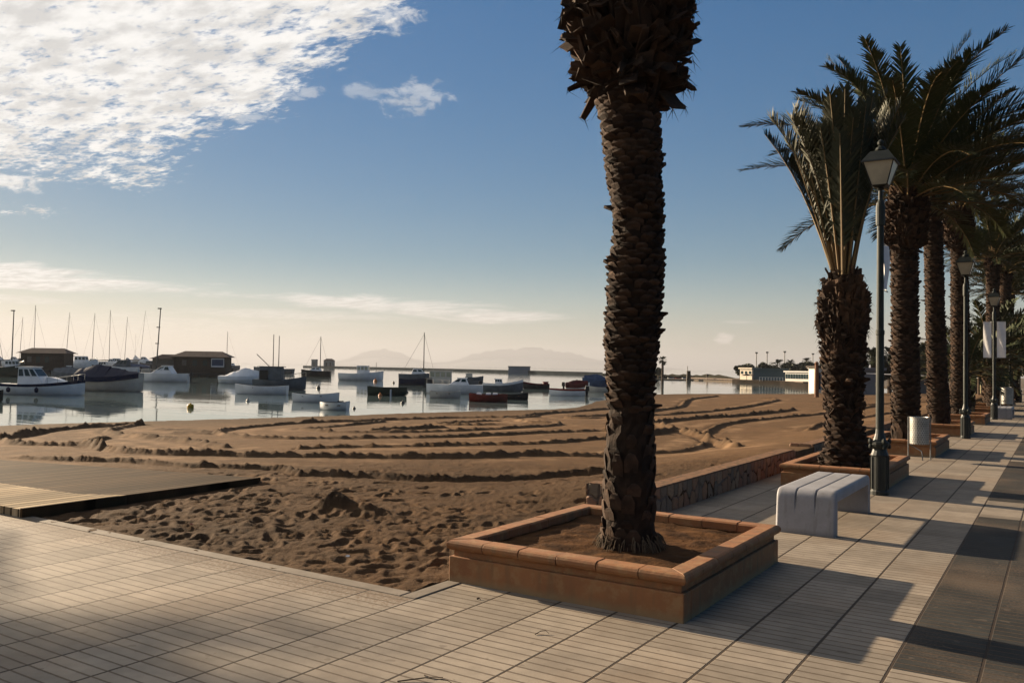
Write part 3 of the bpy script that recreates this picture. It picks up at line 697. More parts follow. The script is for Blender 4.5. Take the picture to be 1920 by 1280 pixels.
def add_frond(b, r, base, azm, elv, L, droop, leaf=.42, step=.045, w=.016, start=.16, vee=.5, side=0.0, sag=.25, mi=0):
    """arched rachis with two rows of narrow leaflets"""
    n = 14; d = Vector((math.cos(azm)*math.cos(elv), math.sin(azm)*math.cos(elv), math.sin(elv))); p = Vector(base); pts = [p.copy()]
    hz_ = Vector((math.cos(azm+side), math.sin(azm+side), 0)); e = elv
    for i in range(n):
        e -= droop/n*(.4+1.2*i/n); a_ = azm+side*i/n
        d = Vector((math.cos(a_)*math.cos(e), math.sin(a_)*math.cos(e), math.sin(e))); p = p+d*(L/n); pts.append(p.copy())
    b.tube([pts[i] for i in range(0, n+1, 2)], .022, 4, .004, mi=1)
    m = int(L/step)
    for k in range(m):
        s = start+(1-start)*(k+.5)/m; f = s*n; i = min(int(f), n-1); q = pts[i].lerp(pts[i+1], f-i); t = (pts[i+1]-pts[i]).normalized()
        lat = t.cross(Vector((0, 0, 1)));
        if lat.length < .05: lat = Vector((-math.sin(azm), math.cos(azm), 0))
        lat.normalize(); upv = lat.cross(t).normalized()
        prof = min(1, (s-start)/.12+.35)*(1 if s < .7 else 1-(s-.7)/.3*.62)
        fw = .55+.75*s
        for sg in (-1, 1):
            if r.random() < .05: continue
            ll = leaf*prof*r.uniform(.8, 1.15); v = vee+r.uniform(-.35, .35)
            dd = (t*fw+lat*sg*math.cos(v)+upv*math.sin(v)).normalized(); dd = (dd+Vector((r.uniform(-.1, .1), r.uniform(-.1, .1), r.uniform(-.1, .1)))).normalized()
            md = q+dd*ll*.5+Vector((0, 0, -sag*ll*.12)); tp = q+dd*ll+Vector((0, 0, -sag*ll*.55)); ww = dd.cross(upv).normalized()*w*r.uniform(.8, 1.2)
            b.add([q-ww*.6, q+ww*.6, md+ww, md-ww, tp], [(0, 1, 2, 3), (3, 2, 4)], mi)
def palm_crown(name, parent, base, seed, n=60, L=3.0, el=(-.1, 1.45), droop=(.5, 1.2), leaf=.42, step=.05, w=.017, mats=None, spread=.12, start=.16, filt=None, fz=.25, vee=.5):
    r = random.Random(seed); b = MB()
    for i in range(n):
        t = (i+.5)/n; a = i*2.39996+r.uniform(-.2, .2); e = el[1]+(el[0]-el[1])*t**.8+r.uniform(-.1, .1)
        if filt and not filt(a % (2*PI), e, r): continue
        bs = Vector(base)+Vector((math.cos(a)*spread*t*1.4, math.sin(a)*spread*t*1.4, fz*(1-t)))
        add_frond(b, r, bs, a, e, L*r.uniform(.82, 1.08)*(.8+.3*math.sin(PI*min(t+.15, 1))), r.uniform(*droop), leaf, step, w, start, vee)
    return b.build(name, mats or [leafm, petm], parent)

# nearest palm: outline measured from the picture at its distance
PB = Vector((-2.86, 6.02, .22)); DP = float(np.dot(np.array(PB)-CC, CF))
def px_prof(rows, D, base, rot=True):
    out = []
    for y, l, r_ in rows:
        a = dp(l, y, D); c = dp(r_, y, D); m = (a+c)/2; out.append((float(m[2]), float(np.linalg.norm(c-a))/2, float(m[0]-base[0]), float(m[1]-base[1])))
    out = sorted(out); return out
rows1 = [(1046, 1122, 1240), (1005, 1126, 1233), (960, 1127, 1232), (860, 1131, 1230), (760, 1140, 1225), (700, 1138, 1228), (640, 1133, 1236), (560, 1138, 1242), (500, 1142, 1245), (440, 1152, 1243), (400, 1149, 1243), (330, 1138, 1240), (260, 1131, 1238), (190, 1117, 1232), (120, 1110, 1240), (0, 1100, 1250), (-120, 1100, 1250)]
pr1 = px_prof(rows1, DP, PB)
t1 = empty('palm_tree', (PB.x, PB.y, 0), 0, 'tall palm trunk nearest the camera with ragged brown frond bases at the top', 'palm tree', 'palms in the promenade row')
pr1 = [(max(z, .16) if i == 0 else z, r_*.955, x, y) for i, (z, r_, x, y) in enumerate(pr1)]
palm_trunk('trunk', pr1, t1, 1, rows_h=.045, per=17, out=.020, lower_smooth=1.1)
bz = px_prof([(205, 1128, 1240), (185, 1120, 1262), (160, 1092, 1272), (110, 1074, 1284), (60, 1070, 1286), (0, 1076, 1284), (-80, 1082, 1278), (-170, 1100, 1260)], DP, PB)
palm_boss('frond_bases', bz, t1, 2, size=.19, dens=1.35, up=.62, ragged=.55)
top1 = bz[-1]
rf = MB(); rr_ = random.Random(4)      # root fibres at the foot
for k in range(160):
    a = rr_.uniform(0, 2*PI); r0 = pr1[0][1]*rr_.uniform(.82, .93); p0 = Vector((math.cos(a)*r0+pr1[0][2], math.sin(a)*r0+pr1[0][3], .36)); p0.z -= rr_.random()*.07; p1_ = p0+Vector((math.cos(a+rr_.uniform(-.5, .5))*.07, math.sin(a+rr_.uniform(-.5, .5))*.07, -.09))
    rf.tube([p0, (p0+p1_)/2+Vector((0, 0, .02)), p1_], .004, 4, .002)
rf.build('root_fringe', deadm, t1)
palm_crown('crown', t1, (top1[2], top1[3], top1[0]-.1), 3, n=46, L=3.0, el=(.62, 1.45), droop=(.3, .8), w=.02, step=.06)

# second palm: short, bulging trunk with fronds bound upright
PB2 = Vector((-2.74, 13.35, .2)); D2 = float(np.dot(np.array(PB2)-CC, CF))
t2 = empty('palm_tree', (PB2.x, PB2.y, 0), 0, 'short thick palm with upright fronds growing behind the white bench', 'palm tree', 'palms in the promenade row')
pr2 = px_prof([(868, 1542, 1626), (850, 1548, 1624), (820, 1555, 1618), (770, 1553, 1606), (740, 1550, 1606), (700, 1548, 1612), (660, 1546, 1617)], D2, PB2)
palm_trunk('trunk', pr2, t2, 21, rows_h=.085, per=12, out=.05, lower_smooth=.0)
bz2 = px_prof([(790, 1556, 1612), (700, 1548, 1612), (650, 1543, 1618), (620, 1538, 1622), (580, 1540, 1624), (550, 1548, 1614), (530, 1560, 1600), (516, 1568, 1594)], D2, PB2)
palm_boss('frond_bases', bz2, t2, 22, size=.15, dens=1.2, up=1.05, ragged=.4)
def fl2(a, e, r): return True
b2 = MB(); r2 = random.Random(23); topz = bz2[-1][0]-.18
for i in range(58):
    t = (i+.5)/58; a = i*2.39996; e = R_(88)-R_(15)*t**1.0+r2.uniform(-.04, .04)
    if math.cos(a) > .2: e = min(e+.10, R_(88))
    add_frond(b2, r2, (bz2[-1][2]+math.cos(a)*.11*t, bz2[-1][3]+math.sin(a)*.11*t, topz+.12*(1-t)), a, e, r2.uniform(2.15, 2.8), r2.uniform(-.05, .50), .46, .027, .013, .26, .75, sag=.1)
b2.build('crown', [olivem, petm], t2)

def row_palm(label, Y, rows, brows, seed, size, **kw):
    xm = yp((rows[0][1]+rows[0][2])/2, rows[0][0], Y)[0]; base = Vector((xm, Y, .2)); D = float(np.dot(np.array(base)-CC, CF))
    t = empty('palm_tree', (base.x, base.y, 0), 0, label, 'palm tree', 'palms in the promenade row')
    pr = px_prof(rows, D, base); pr[0] = (min(pr[0][0], .2),)+pr[0][1:]
    palm_trunk('trunk', pr, t, seed, rows_h=.07, per=12, out=.03, lower_smooth=.3)
    bz = px_prof(brows, D, base); palm_boss('frond_bases', bz, t, seed+1, size=size, dens=1.1, up=.8, ragged=.45)
    tp = bz[-1]; palm_crown('crown', t, (tp[2], tp[3], tp[0]-.15), seed+2, **kw)
    return t
t3 = row_palm('tall palm with the widest crown, just behind the perforated bin', 19.3, [(828, 1673, 1724), (780, 1675, 1722), (600, 1675, 1719), (480, 1674, 1718), (370, 1672, 1722)],
         [(478, 1674, 1718), (460, 1664, 1732), (430, 1663, 1735), (395, 1668, 1735), (365, 1675, 1730)], 31, .17, n=68, L=3.35, filt=lambda a, e, r: not (e < .55 and math.cos(a-R_(212)) > .35 and r.random() < .8), el=(.08, 1.45), droop=(.35, 1.15), leaf=.50, step=.032, w=.016)
t4 = row_palm('tall slender palm, third from the near lamp post', 25.6, [(802, 1742, 1780), (700, 1741, 1774), (600, 1738, 1769), (430, 1735, 1765), (350, 1735, 1765)],
         [(405, 1736, 1764), (390, 1728, 1770), (360, 1727, 1770), (340, 1733, 1764)], 41, .16, n=50, L=3.0, el=(.0, 1.45), droop=(.4, 1.1), leaf=.46, step=.04, w=.019)
t5 = row_palm('tall palm standing directly behind the second lamp post', 31.8, [(784, 1780, 1818), (700, 1785, 1815), (600, 1785, 1815), (470, 1785, 1812), (400, 1785, 1812)],
         [(472, 1784, 1812), (458, 1773, 1820), (430, 1770, 1822), (405, 1777, 1821), (392, 1783, 1815)], 51, .17, n=48, L=3.5, el=(.2, 1.4), droop=(.5, 1.5), leaf=.50, step=.045, w=.022, start=.3)
t6 = row_palm('palm rising above the bannered lamp post', 44, [(770, 1851, 1874), (600, 1851, 1872), (495, 1851, 1872)], [(510, 1851, 1872), (495, 1849, 1875), (480, 1853, 1872)], 61, .16, n=60, L=3.5, el=(.05, 1.4), droop=(.2, 1.0), leaf=.5, step=.075, w=.03, mats=[leafm, petm])
def place_copy(src, x, y, rz, s, label, group='palms in the promenade row'):
    c = copy_tree(src); c.location = (x, y, 0); c.rotation_euler = (0, 0, rz); c.scale = (s, s, s); c['label'] = label; c['group'] = group; return c
place_copy(t6, -2.62, 52.2, 1.3, 1.02, 'palm right behind the bannered lamp post, second from it')
place_copy(t6, -2.65, 59.2, 2.6, .95, 'palm in the dark far end of the row, nearer one')
place_copy(t6, -2.7, 66, 4.0, 1.05, 'farthest palm visible at the right edge')
# young low palms beside the far planters
t7 = empty('palm_tree', (-3.1, 38.7, 0), 0, 'low bushy palm spreading over the planter left of the banners', 'palm tree', 'palms in the promenade row')
palm_trunk('trunk', [(.1, .24, 0, 0), (1.0, .22, 0, 0), (1.7, .2, 0, 0)], t7, 71, rows_h=.09, per=10, out=.04, lower_smooth=0)
palm_crown('crown', t7, (0, 0, 1.6), 72, n=44, L=2.3, el=(-.1, 1.4), droop=(.5, 1.3), leaf=.42, step=.07, w=.028)
place_copy(t7, -2.7, 45.5, 1.0, 1.35, 'low dark palm in the planter beyond the bannered lamp')
place_copy(t7, -2.5, 49.0, 2.2, 1.2, 'low dark palm beyond the far white bin')
place_copy(t7, -2.3, 56.0, 2.9, 1.5, 'low dark palm near the right edge of the promenade')

# spiky shrub with agave leaves in the sixth planter
sh = empty('agave_shrub', (-3.0, 36.9, .0), 0, 'spiky agave shrub in the planter beside the bannered lamp', 'shrub')
sb_ = MB(); rs_ = random.Random(5)
for k in range(60):
    a = rs_.uniform(0, 2*PI); e = rs_.uniform(.2, 1.4); L = rs_.uniform(.5, 1.0); d = Vector((math.cos(a)*math.cos(e), math.sin(a)*math.cos(e), math.sin(e))); q = Vector((0, 0, .28)); t_ = Vector((-math.sin(a), math.cos(a), 0))*.045
    m_ = q+d*L*.45; tp = q+d*L+Vector((0, 0, -.1)); sb_.add([q-t_*.7, q+t_*.7, m_+t_, m_-t_, tp], [(0, 1, 2, 3), (3, 2, 4)])
sb_.build('leaves', olivem, sh)
st_ = MB(); st_.lathe([(.28, .1), (.3, .3), (.2, .45), (.1, .5)], 10); st_.build('rootstock', deadm, sh)

# ------------------------------------------------------------------ lamp posts
def make_lamp(label):
    t = empty('street_lamp', (0, 0, 0), 0, label, 'street lamp', 'lantern lamp posts along the promenade')
    b = MB()
    b.lathe([(.118, 0), (.118, .05), (.108, .065), (.108, .50), (.115, .52), (.098, .56), (.086, .60), (.108, .63), (.120, .66), (.120, .69), (.085, .71), (.07, .76), (.058, .80), (.05, .86)], 14)
    for k in range(8):
        a = 2*PI*k/8; b.box(-.012+.105*math.cos(a), .012+.105*math.cos(a), -.012+.105*math.sin(a), .012+.105*math.sin(a), .08, .50)
    base = b.build('base', iron, t, bevel=.003)
    for k in range(4):
        kn = MB(); a = R_(32)+PI/2*k; x, y = .125*math.cos(a), .125*math.sin(a)
        kn.lathe([(.006, .60), (.020, .615), (.022, .64), (.012, .665), (.022, .68), (.027, .70), (.022, .725), (.006, .745)], 8, x, y)
        kn.build('knob', iron2, base)
    b = MB(); b.lathe([(.052, .86), (.050, 2.1), (.056, 2.11), (.056, 2.16), (.047, 2.17), (.043, 3.55), (.056, 3.56), (.060, 3.60), (.060, 3.80), (.048, 3.86), (.028, 3.90), (.026, 4.02), (.05, 4.05), (.028, 4.07)], 14); b.build('pole', iron2, t, smooth=False)
    f = MB(); h0, h1, a0_, a1_ = 4.09, 4.385, .095, .185
    for sx, sy in ((-1, -1), (1, -1), (1, 1), (-1, 1)):
        f.tube([(sx*a0_, sy*a0_, h0), (sx*a1_, sy*a1_, h1)], .010, 4)
    f.frustum(0, 0, h0-.025, h0, .06, .06, .105, .105); f.frustum(0, 0, h1, h1+.022, .212, .212, .205, .205)
    fr = f.build('lantern_frame', iron, t)
    rf_ = MB(); rf_.frustum(0, 0, h1+.023, h1+.15, .20, .20, .115, .115); rf_.lathe([(.05, h1+.151), (.075, h1+.18), (.06, h1+.21), (.022, h1+.24), (.038, h1+.26), (.045, h1+.285), (.028, h1+.31), (.006, h1+.325)], 10); rf_.build('lantern_roof', iron2, fr)
    for k in range(4):
        c, s = math.cos(k*PI/2), math.sin(k*PI/2); e = .006
        v = [(-a0_+e, -a0_-.001, h0), (a0_-e, -a0_-.001, h0), (a1_-e, -a1_-.001, h1), (-a1_+e, -a1_-.001, h1)]; v += [(x, y+.006, z) for x, y, z in v]
        p = MB(); p.add([(x*c-y*s, x*s+y*c, z) for x, y, z in v], [(0, 1, 2, 3), (7, 6, 5, 4), (0, 4, 5, 1), (1, 5, 6, 2), (2, 6, 7, 3), (3, 7, 4, 0)]); p.build('pane', glassm, fr)
    return t
lamp = make_lamp('street lamp nearest the camera, beside the white bench')
lamp.location = (-2.0, 12.14, 0); lamp.rotation_euler = (0, 0, R_(0))
for (x, y), l in zip([(-1.98, 24.1), (-1.98, 35.2), (-1.98, 47), (-1.98, 58.5), (-1.98, 70)], ['second street lamp from the camera, in front of the third slender palm', 'street lamp carrying the pair of white banners', 'street lamp first beyond the pair of white banners', 'street lamp second beyond the pair of white banners', 'farthest street lamp in the row']):
    c = copy_tree(lamp); c.location = (x, y, 0); c['label'] = l
def banner(x, y, z0, z1, x0, x1, along_y, label):
    t = empty('banner', (x, y, z0), 0, label, 'banner')
    n_, m_ = 8, 14; b = MB(); vs = []
    for i in range(n_+1):
        for j in range(m_+1):
            u = x0+(x1-x0)*i/n_; v = (z1-z0)*j/m_; w = .02*math.sin(i/n_*5+j*.3); vs.append((w, u, v) if along_y else (u, w, v))
    k = len(vs); vs += [((a+.006, b_, c_) if along_y else (a, b_+.006, c_)) for a, b_, c_ in vs]
    fs = [];
    for i in range(n_):
        for j in range(m_):
            a = i*(m_+1)+j; q = (a, a+m_+1, a+m_+2, a+1); fs += [q, tuple(k+e for e in q[::-1])]
    b.add(vs, fs); b.build('cloth', clothm, t)
    for j, z in enumerate((-.012, z1-z0+.012)):
        r_ = MB(); s_ = (x0 if abs(x0) < abs(x1) else x1); e_ = (x1 if abs(x0) < abs(x1) else x0)
        s2 = 0.04*(1 if e_ > 0 else -1); r_.tube([(0, s2, z), (0, e_, z)] if along_y else [(s2, 0, z), (e_, 0, z)], .008, 5); r_.build('bracket', steel, t)
banner(-1.98, 12.14, 2.72, 3.32, .07, .46, True, 'narrow banner hanging edge on from the near lamp post')
banner(-1.98, 35.14, 2.22, 3.50, -.34, -.08, False, 'left white banner of the pair on the third lamp post')
banner(-1.98, 35.14, 2.22, 3.50, .09, .37, False, 'right white banner of the pair on the third lamp post')

# ------------------------------------------------------------------ benches
def make_bench(label):
    x0, x1, y0, y1, H_, th = -.285, .285, 0.0, 1.80, .435, .105
    t = empty('concrete_bench', (0, 0, 0), 0, label, 'bench', 'white concrete benches')
    out = []; rad = .105
    def P(y, z, ny, nz): out.append((y, z, ny, nz))
    fl = .035
    for k in range(9): z = (H_-rad)*k/8; P(y0-fl*(1-k/8), z, -1, 0)
    for k in range(1, 8): a = PI/2*k/8; P(y0+rad-rad*math.cos(a), H_-rad+rad*math.sin(a), -math.cos(a), math.sin(a))
    for k in range(13): P(y0+rad+(y1-y0-2*rad)*k/12, H_, 0, 1)
    for k in range(1, 8): a = PI/2*k/8; P(y1-rad+rad*math.sin(a), H_-rad+rad*math.cos(a), math.sin(a), math.cos(a))
    for k in range(9): z = (H_-rad)*(1-k/8); P(y1+fl*(k/8), z, 1, 0)
    us = []
    W_ = x1-x0
    def prof(u):  # depth of the surface below the outline: rounded edges, two grooves
        d = 0; e = min(u, W_-u); d += .016*max(0, 1-e/.022)**2
        for g_ in (W_/3, 2*W_/3): d += GR*.022*math.exp(-((u-g_)/.0085)**4)
        return d
    us = sorted(set([0, .003, .007, .012, .022, .05, .1]+[W_/3+q for q in (-.02, -.012, -.009, -.007, -.003, .003, .007, .009, .012, .02)]+[W_/2, W_/2-.04, W_/2+.04]+[2*W_/3+q for q in (-.02, -.012, -.009, -.007, -.003, .003, .007, .009, .012, .02)]+[W_-.1, W_-.05, W_-.022, W_-.012, W_-.007, W_-.003, W_]))
    b = MB(); n_ = len(us)
    for (y, z, ny, nz) in out:
        for u in us:
            GR = sstep(.20, .34, z) if z < H_-.001 else 1.0
            d = prof(u); b.v.append((x0+u, y-ny*d, z-nz*d))
    m_ = len(out)
    for i in range(m_-1):
        for j in range(n_-1): a = i*n_+j; b.f.append((a, a+1, a+n_+1, a+n_)); b.mi.append(0)
    # inner arch and side cheeks
    inn = []
    for (y, z, ny, nz) in out:
        yy = min(max(y, y0+th+.0), y1-th); zz = min(z, H_-th); inn.append((yy, zz))
    o = len(b.v)
    for (y, z) in inn: b.v.append((x0+.002, y, z)); b.v.append((x1-.002, y, z))
    for i in range(m_-1):
        b.f.append((i*n_, (i+1)*n_, o+2*(i+1), o+2*i)); b.f.append((i*n_+n_-1, o+2*i+1, o+2*(i+1)+1, (i+1)*n_+n_-1)); b.f.append((o+2*i, o+2*(i+1), o+2*(i+1)+1, o+2*i+1)); b.mi += [0, 0, 0]
    b.build('seat_block', white, t, smooth=False)
    me = t.children[0].data; me.polygons.foreach_set('use_smooth', [True]*len(me.polygons)); me.set_sharp_from_angle(angle=R_(38)); me.update()
    return t
bench = make_bench('white concrete bench with two grooves, near the camera'); bench.location = (-2.12, 8.72, 0)
c = copy_tree(bench); c.location = (-1.72, 35.6, 0); c['label'] = 'small distant white bench under the far white bin'; c.scale = (1, .9, 1)

# ------------------------------------------------------------------ litter bins
def make_bin(label):
    t = empty('litter_bin', (0, 0, 0), 0, label, 'litter bin', 'cylindrical steel litter bins')
    b = MB(); b.lathe([(.165, .30), (.17, .31), (.17, .80), (.178, .805), (.178, .82), (.165, .82), (.160, .80), (.158, .34)], 28, cap=False); b.lathe([(.16, .32), (.16, .325)], 28)
    b.build('drum', MATS['punched_steel'], t, smooth=False)
    for sx in (-1, 1):
        l = MB(); l.tube([(sx*.19, 0, .82), (sx*.19, 0, 0)], .011, 6); l.tube([(sx*.17, 0, .55), (sx*.19, 0, .55)], .01, 5); l.build('leg', steel, t)
    l = MB(); l.tube([(-.17, 0, .30), (.02, -.10, .17), (.04, -.10, .0)], .011, 6); l.build('strut', steel, t)
    return t
bn = make_bin('perforated steel litter bin beside the second planter'); bn.location = (-2.20, 17.5, 0); bn.rotation_euler = (0, 0, R_(18)); 
bn.scale = (1.0, 1.0, .97)
c = copy_tree(bn); c.location = (-1.82, 40.5, 0); c['label'] = 'distant pale litter bin above the small far bench'; c.scale = (1.25, 1.25, 1.35)

# ------------------------------------------------------------------ boardwalk
bw = empty('boardwalk', (-9.3, 4.5, 0), 0, 'wooden boardwalk with pale near planks and dark brown far planks', 'boardwalk')
def slab(name, poly, z0, zs_, m):
    b = MB(); n_ = len(poly); b.add([(x, y, z) for (x, y), z in zip(poly, zs_)]+[(x, y, z0) for x, y in poly], [tuple(range(n_))]+[(i, n_+i, n_+(i+1) % n_, (i+1) % n_) for i in range(n_)]); return b.build(name, m, bw)
slab('pale_deck', [(-1.9, .13), (.45, .13), (.41, 1.33), (-.1, 1.05), (-1.9, .95)], -.12, [.085, .085, .085, .085, .085], MATS['pale_planks'])
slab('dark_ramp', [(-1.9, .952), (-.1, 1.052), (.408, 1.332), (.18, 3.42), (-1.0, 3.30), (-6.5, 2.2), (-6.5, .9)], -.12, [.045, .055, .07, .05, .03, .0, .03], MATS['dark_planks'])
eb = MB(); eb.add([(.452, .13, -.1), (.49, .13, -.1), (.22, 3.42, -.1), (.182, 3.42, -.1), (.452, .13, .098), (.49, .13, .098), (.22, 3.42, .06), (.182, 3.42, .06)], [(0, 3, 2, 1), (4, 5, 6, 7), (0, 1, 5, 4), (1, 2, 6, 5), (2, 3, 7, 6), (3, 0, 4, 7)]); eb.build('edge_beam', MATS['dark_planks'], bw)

# ------------------------------------------------------------------ boats
bw_ = mat('boat_white', (.85, .85, .86), (.70, .71, .72), .45, 1.5)
bw2 = mat('boat_cream', (.58, .54, .47), (.44, .41, .36), .5, 1.5)
bgrey = mat('boat_grey', (.13, .15, .17), (.09, .105, .12), .6, 2, spec=.05)
bnavy = mat('boat_navy', (.004, .012, .042), (.006, .015, .045), .5, 2, spec=.05)
bblack = mat('boat_black', (.010, .012, .014), (.018, .018, .02), .5, 2)
bgreen = mat('boat_green', (.012, .028, .020), (.02, .035, .026), .5, 2)
bred = mat('boat_red', (.22, .022, .016), (.14, .018, .014), .5, 2)
bmar = mat('boat_maroon', (.09, .014, .016), (.05, .012, .014), .6, 2, spec=.05)
bblue = mat('boat_blue', (.05, .09, .17), (.035, .06, .12), .6, 2, spec=.05)
bwood = mat('boat_wood', (.13, .075, .04), (.08, .05, .03), .7, 3)
bglass = mat('boat_glass', (.02, .045, .045), (.03, .05, .055), .12, 2)
blite = mat('boat_pane_light', (.45, .43, .30), (.33, .33, .25), .25, 2)
mastm = mat('mast_alloy', (.10, .10, .10), (.07, .07, .07), .5, 2, metal=.3)
buoym = {'yellow': mat('buoy_yellow', (.55, .33, .02), (.42, .25, .02), .5), 'orange': mat('buoy_orange', (.5, .16, .04), (.38, .12, .03), .5), 'dark': mat('buoy_dark', (.03, .032, .03), (.05, .05, .045), .5), 'white': mat('buoy_white', (.5, .47, .4), (.4, .38, .33), .5)}
def hull(parent, L, B, H, m, rise=.35, stern=.08, m2=None, flat=.12, transom=.8, draft=.12, open_=False, mat_in=None, stripe=None):
    """lofted hull, bow at +x, waterline at z=0"""
    ns, nc = 18, 7; b = MB(); sec = []
    for i in range(ns+1):
        s = i/ns; x = -L/2+L*s
        w = B/2*(transom+(1-transom)*min(1, s/.35)) if s < .35 else B/2*max(0, 1-((s-.35)/.65)**2.3)
        w = max(w, .012); top = H+rise*H*max(0, (s-.35)/.65)**1.8+stern*H*max(0, (.35-s)/.35)**1.5
        dr = draft*(1-max(0, (s-.6)/.4)**1.6*1.2)
        keel = -dr; ring = []
        for k in range(nc+1):
            t = k/nc; yy = w*(math.sin(t*PI/2)**.75); zz = keel+(top-keel)*(1-math.cos(t*PI/2))**.95
            yy *= (.86+.14*t); ring.append((x+(.0 if s < .9 else .10*L*(s-.9)*t), yy, zz))
        sec.append((ring, w, top, keel, x))
    def emit(sc, off, mi):
        o = len(b.v)
        for ring, w, top, keel, x in sec:
            for (px_, yy, zz) in ring[::-1]: b.v.append((px_*sc, -max(yy-off, .004), max(zz, keel+off*1.4) if off else zz))
            for (px_, yy, zz) in ring[1:]: b.v.append((px_*sc, max(yy-off, .004), max(zz, keel+off*1.4) if off else zz))
        n_ = 2*nc+1
        for i in range(ns):
            for k in range(n_-1):
                a = o+i*n_+k; f = (a, a+1, a+n_+1, a+n_)
                b.f.append(f if not off else f[::-1]); kk = min(k, n_-2-k); b.mi.append(mi if (off or kk > 0 or not stripe) else 1)
        return o, n_
    o, n_ = emit(1, 0, 0); b.f.append(tuple(range(o, o+n_))[::-1]); b.mi.append(0)
    if open_:
        o2, _ = emit(.975, .035, 2)
        for i in range(ns):
            for k in (0, n_-1): a, c = o+i*n_+k, o2+i*n_+k; b.f.append((a, a+n_, c+n_, c)); b.mi.append(1)
        b.f.append(tuple(range(o2, o2+n_))); b.mi.append(2)
    hb = b.build('hull', [m, stripe or m2 or m, mat_in or m], parent, smooth=True); hb.data.set_sharp_from_angle(angle=R_(40))
    if not open_:
        d = MB(); vs = []
        for ring, w, top, keel, x in sec:
            e = ring[-1]; vs += [(e[0], -e[1]*.98, top-.03), (e[0], 0, top+.0), (e[0], e[1]*.98, top-.03)]
        d.add(vs, [(i*3, i*3+3, i*3+4, i*3+1) for i in range(ns)]+[(i*3+1, i*3+4, i*3+5, i*3+2) for i in range(ns)]); d.build('deck', m2 or m, parent)
    def sheer(s): i = min(ns, max(0, int(round(s*ns)))); return sec[i][2], sec[i][1], sec[i][4]
    return sheer
def outboard(t, L, H, m=None):
    b = MB(); b.frustum(-L/2-.18, 0, H*.75, H*.75+.34, .15, .13, .12, .10); b.frustum(-L/2-.15, 0, -.25, H*.75, .06, .04, .09, .06); b.box(-L/2-.32, -L/2-.05, -.12, .12, .02, .05); b.build('outboard_motor', m or bblack, t, bevel=.02)
def cabin(t, x0, x1, w, z0, z1, m, front=.3, back=.0, roof=None, panes=3, pane=None, over=.08):
    n_ = MB(); xf = x1-front*(z1-z0); xb = x0+back*(z1-z0)
    n_.add([(x0, -w, z0), (x1, -w*.9, z0), (x1, w*.9, z0), (x0, w, z0), (xb, -w*.86, z1), (xf, -w*.78, z1), (xf, w*.78, z1), (xb, w*.86, z1)], [(0, 3, 2, 1), (4, 5, 6, 7), (0, 1, 5, 4), (1, 2, 6, 5), (2, 3, 7, 6), (3, 0, 4, 7)])
    c = n_.build('cabin', m, t, bevel=.02)
    r = MB(); r.box(xb-over, xf+over, -w*.9, w*.9, z1+.002, z1+.05); r.build('roof', roof or m, c, bevel=.015)
    if panes:
        lo, hi = z0+(z1-z0)*.50, z0+(z1-z0)*.90
        for sg in (-1, 1):
            for k in range(panes):
                a = (k+.14)/panes; e = (k+.86)/panes; vs = []
                for f, zz in ((a, lo), (e, lo), (e, hi), (a, hi)):
                    q = (zz-z0)/(z1-z0); xa = x0+(xb-x0)*q; xc = x1+(xf-x1)*q; wa = w+(w*.86-w)*q; wc = w*.9+(w*.78-w*.9)*q
                    x = xa+(xc-xa)*f; vs.append((x, sg*(wa+(wc-wa)*f+.012), zz))
                p = MB(); p.add(vs+[(x, y-sg*.02, z) for x, y, z in vs], [(0, 1, 2, 3), (7, 6, 5, 4), (0, 4, 5, 1), (1, 5, 6, 2), (2, 6, 7, 3), (3, 7, 4, 0)]); p.build('window', pane or bglass, c)
        q0, q1 = .5, .9; vs = []
        for sy, q in ((-1, q0), (1, q0), (1, q1), (-1, q1)):
            vs.append((x1+(xf-x1)*q+.014, sy*(w*.9+(w*.78-w*.9)*q)*.85, z0+(z1-z0)*q))
        p = MB(); p.add(vs+[(x-.02, y, z) for x, y, z in vs], [(0, 1, 2, 3), (7, 6, 5, 4), (0, 4, 5, 1), (1, 5, 6, 2), (2, 6, 7, 3), (3, 7, 4, 0)]); p.build('windscreen', pane or bglass, c)
    return c
def cover(t, L, sh, m, peak=.55, pk=.45, hang=.30, s0=.02, s1=.93):
    b = MB(); n_ = 20; vs = []
    for i in range(n_+1):
        s = s0+(s1-s0)*i/n_; top, w, x = sh(s); h = peak*max(0, 1-abs((s-pk)/(.52 if s < pk else .62))**1.25)+.02*math.sin(i*2.1)
        vs += [(x, -w*1.03-.01, top-hang), (x, -w*1.04-.01, top+.02), (x, -w*.45, top+.04+h*.62), (x, 0, top+.06+h), (x, w*.45, top+.04+h*.62), (x, w*1.04+.01, top+.02), (x, w*1.03+.01, top-hang)]
    fs = [(i*7+k, i*7+k+1, i*7+k+8, i*7+k+7) for i in range(n_) for k in range(6)]; fs += [tuple(range(7))[::-1], tuple(range(n_*7, n_*7+7))]
    b.add(vs, fs); b.build('cover', m, t)
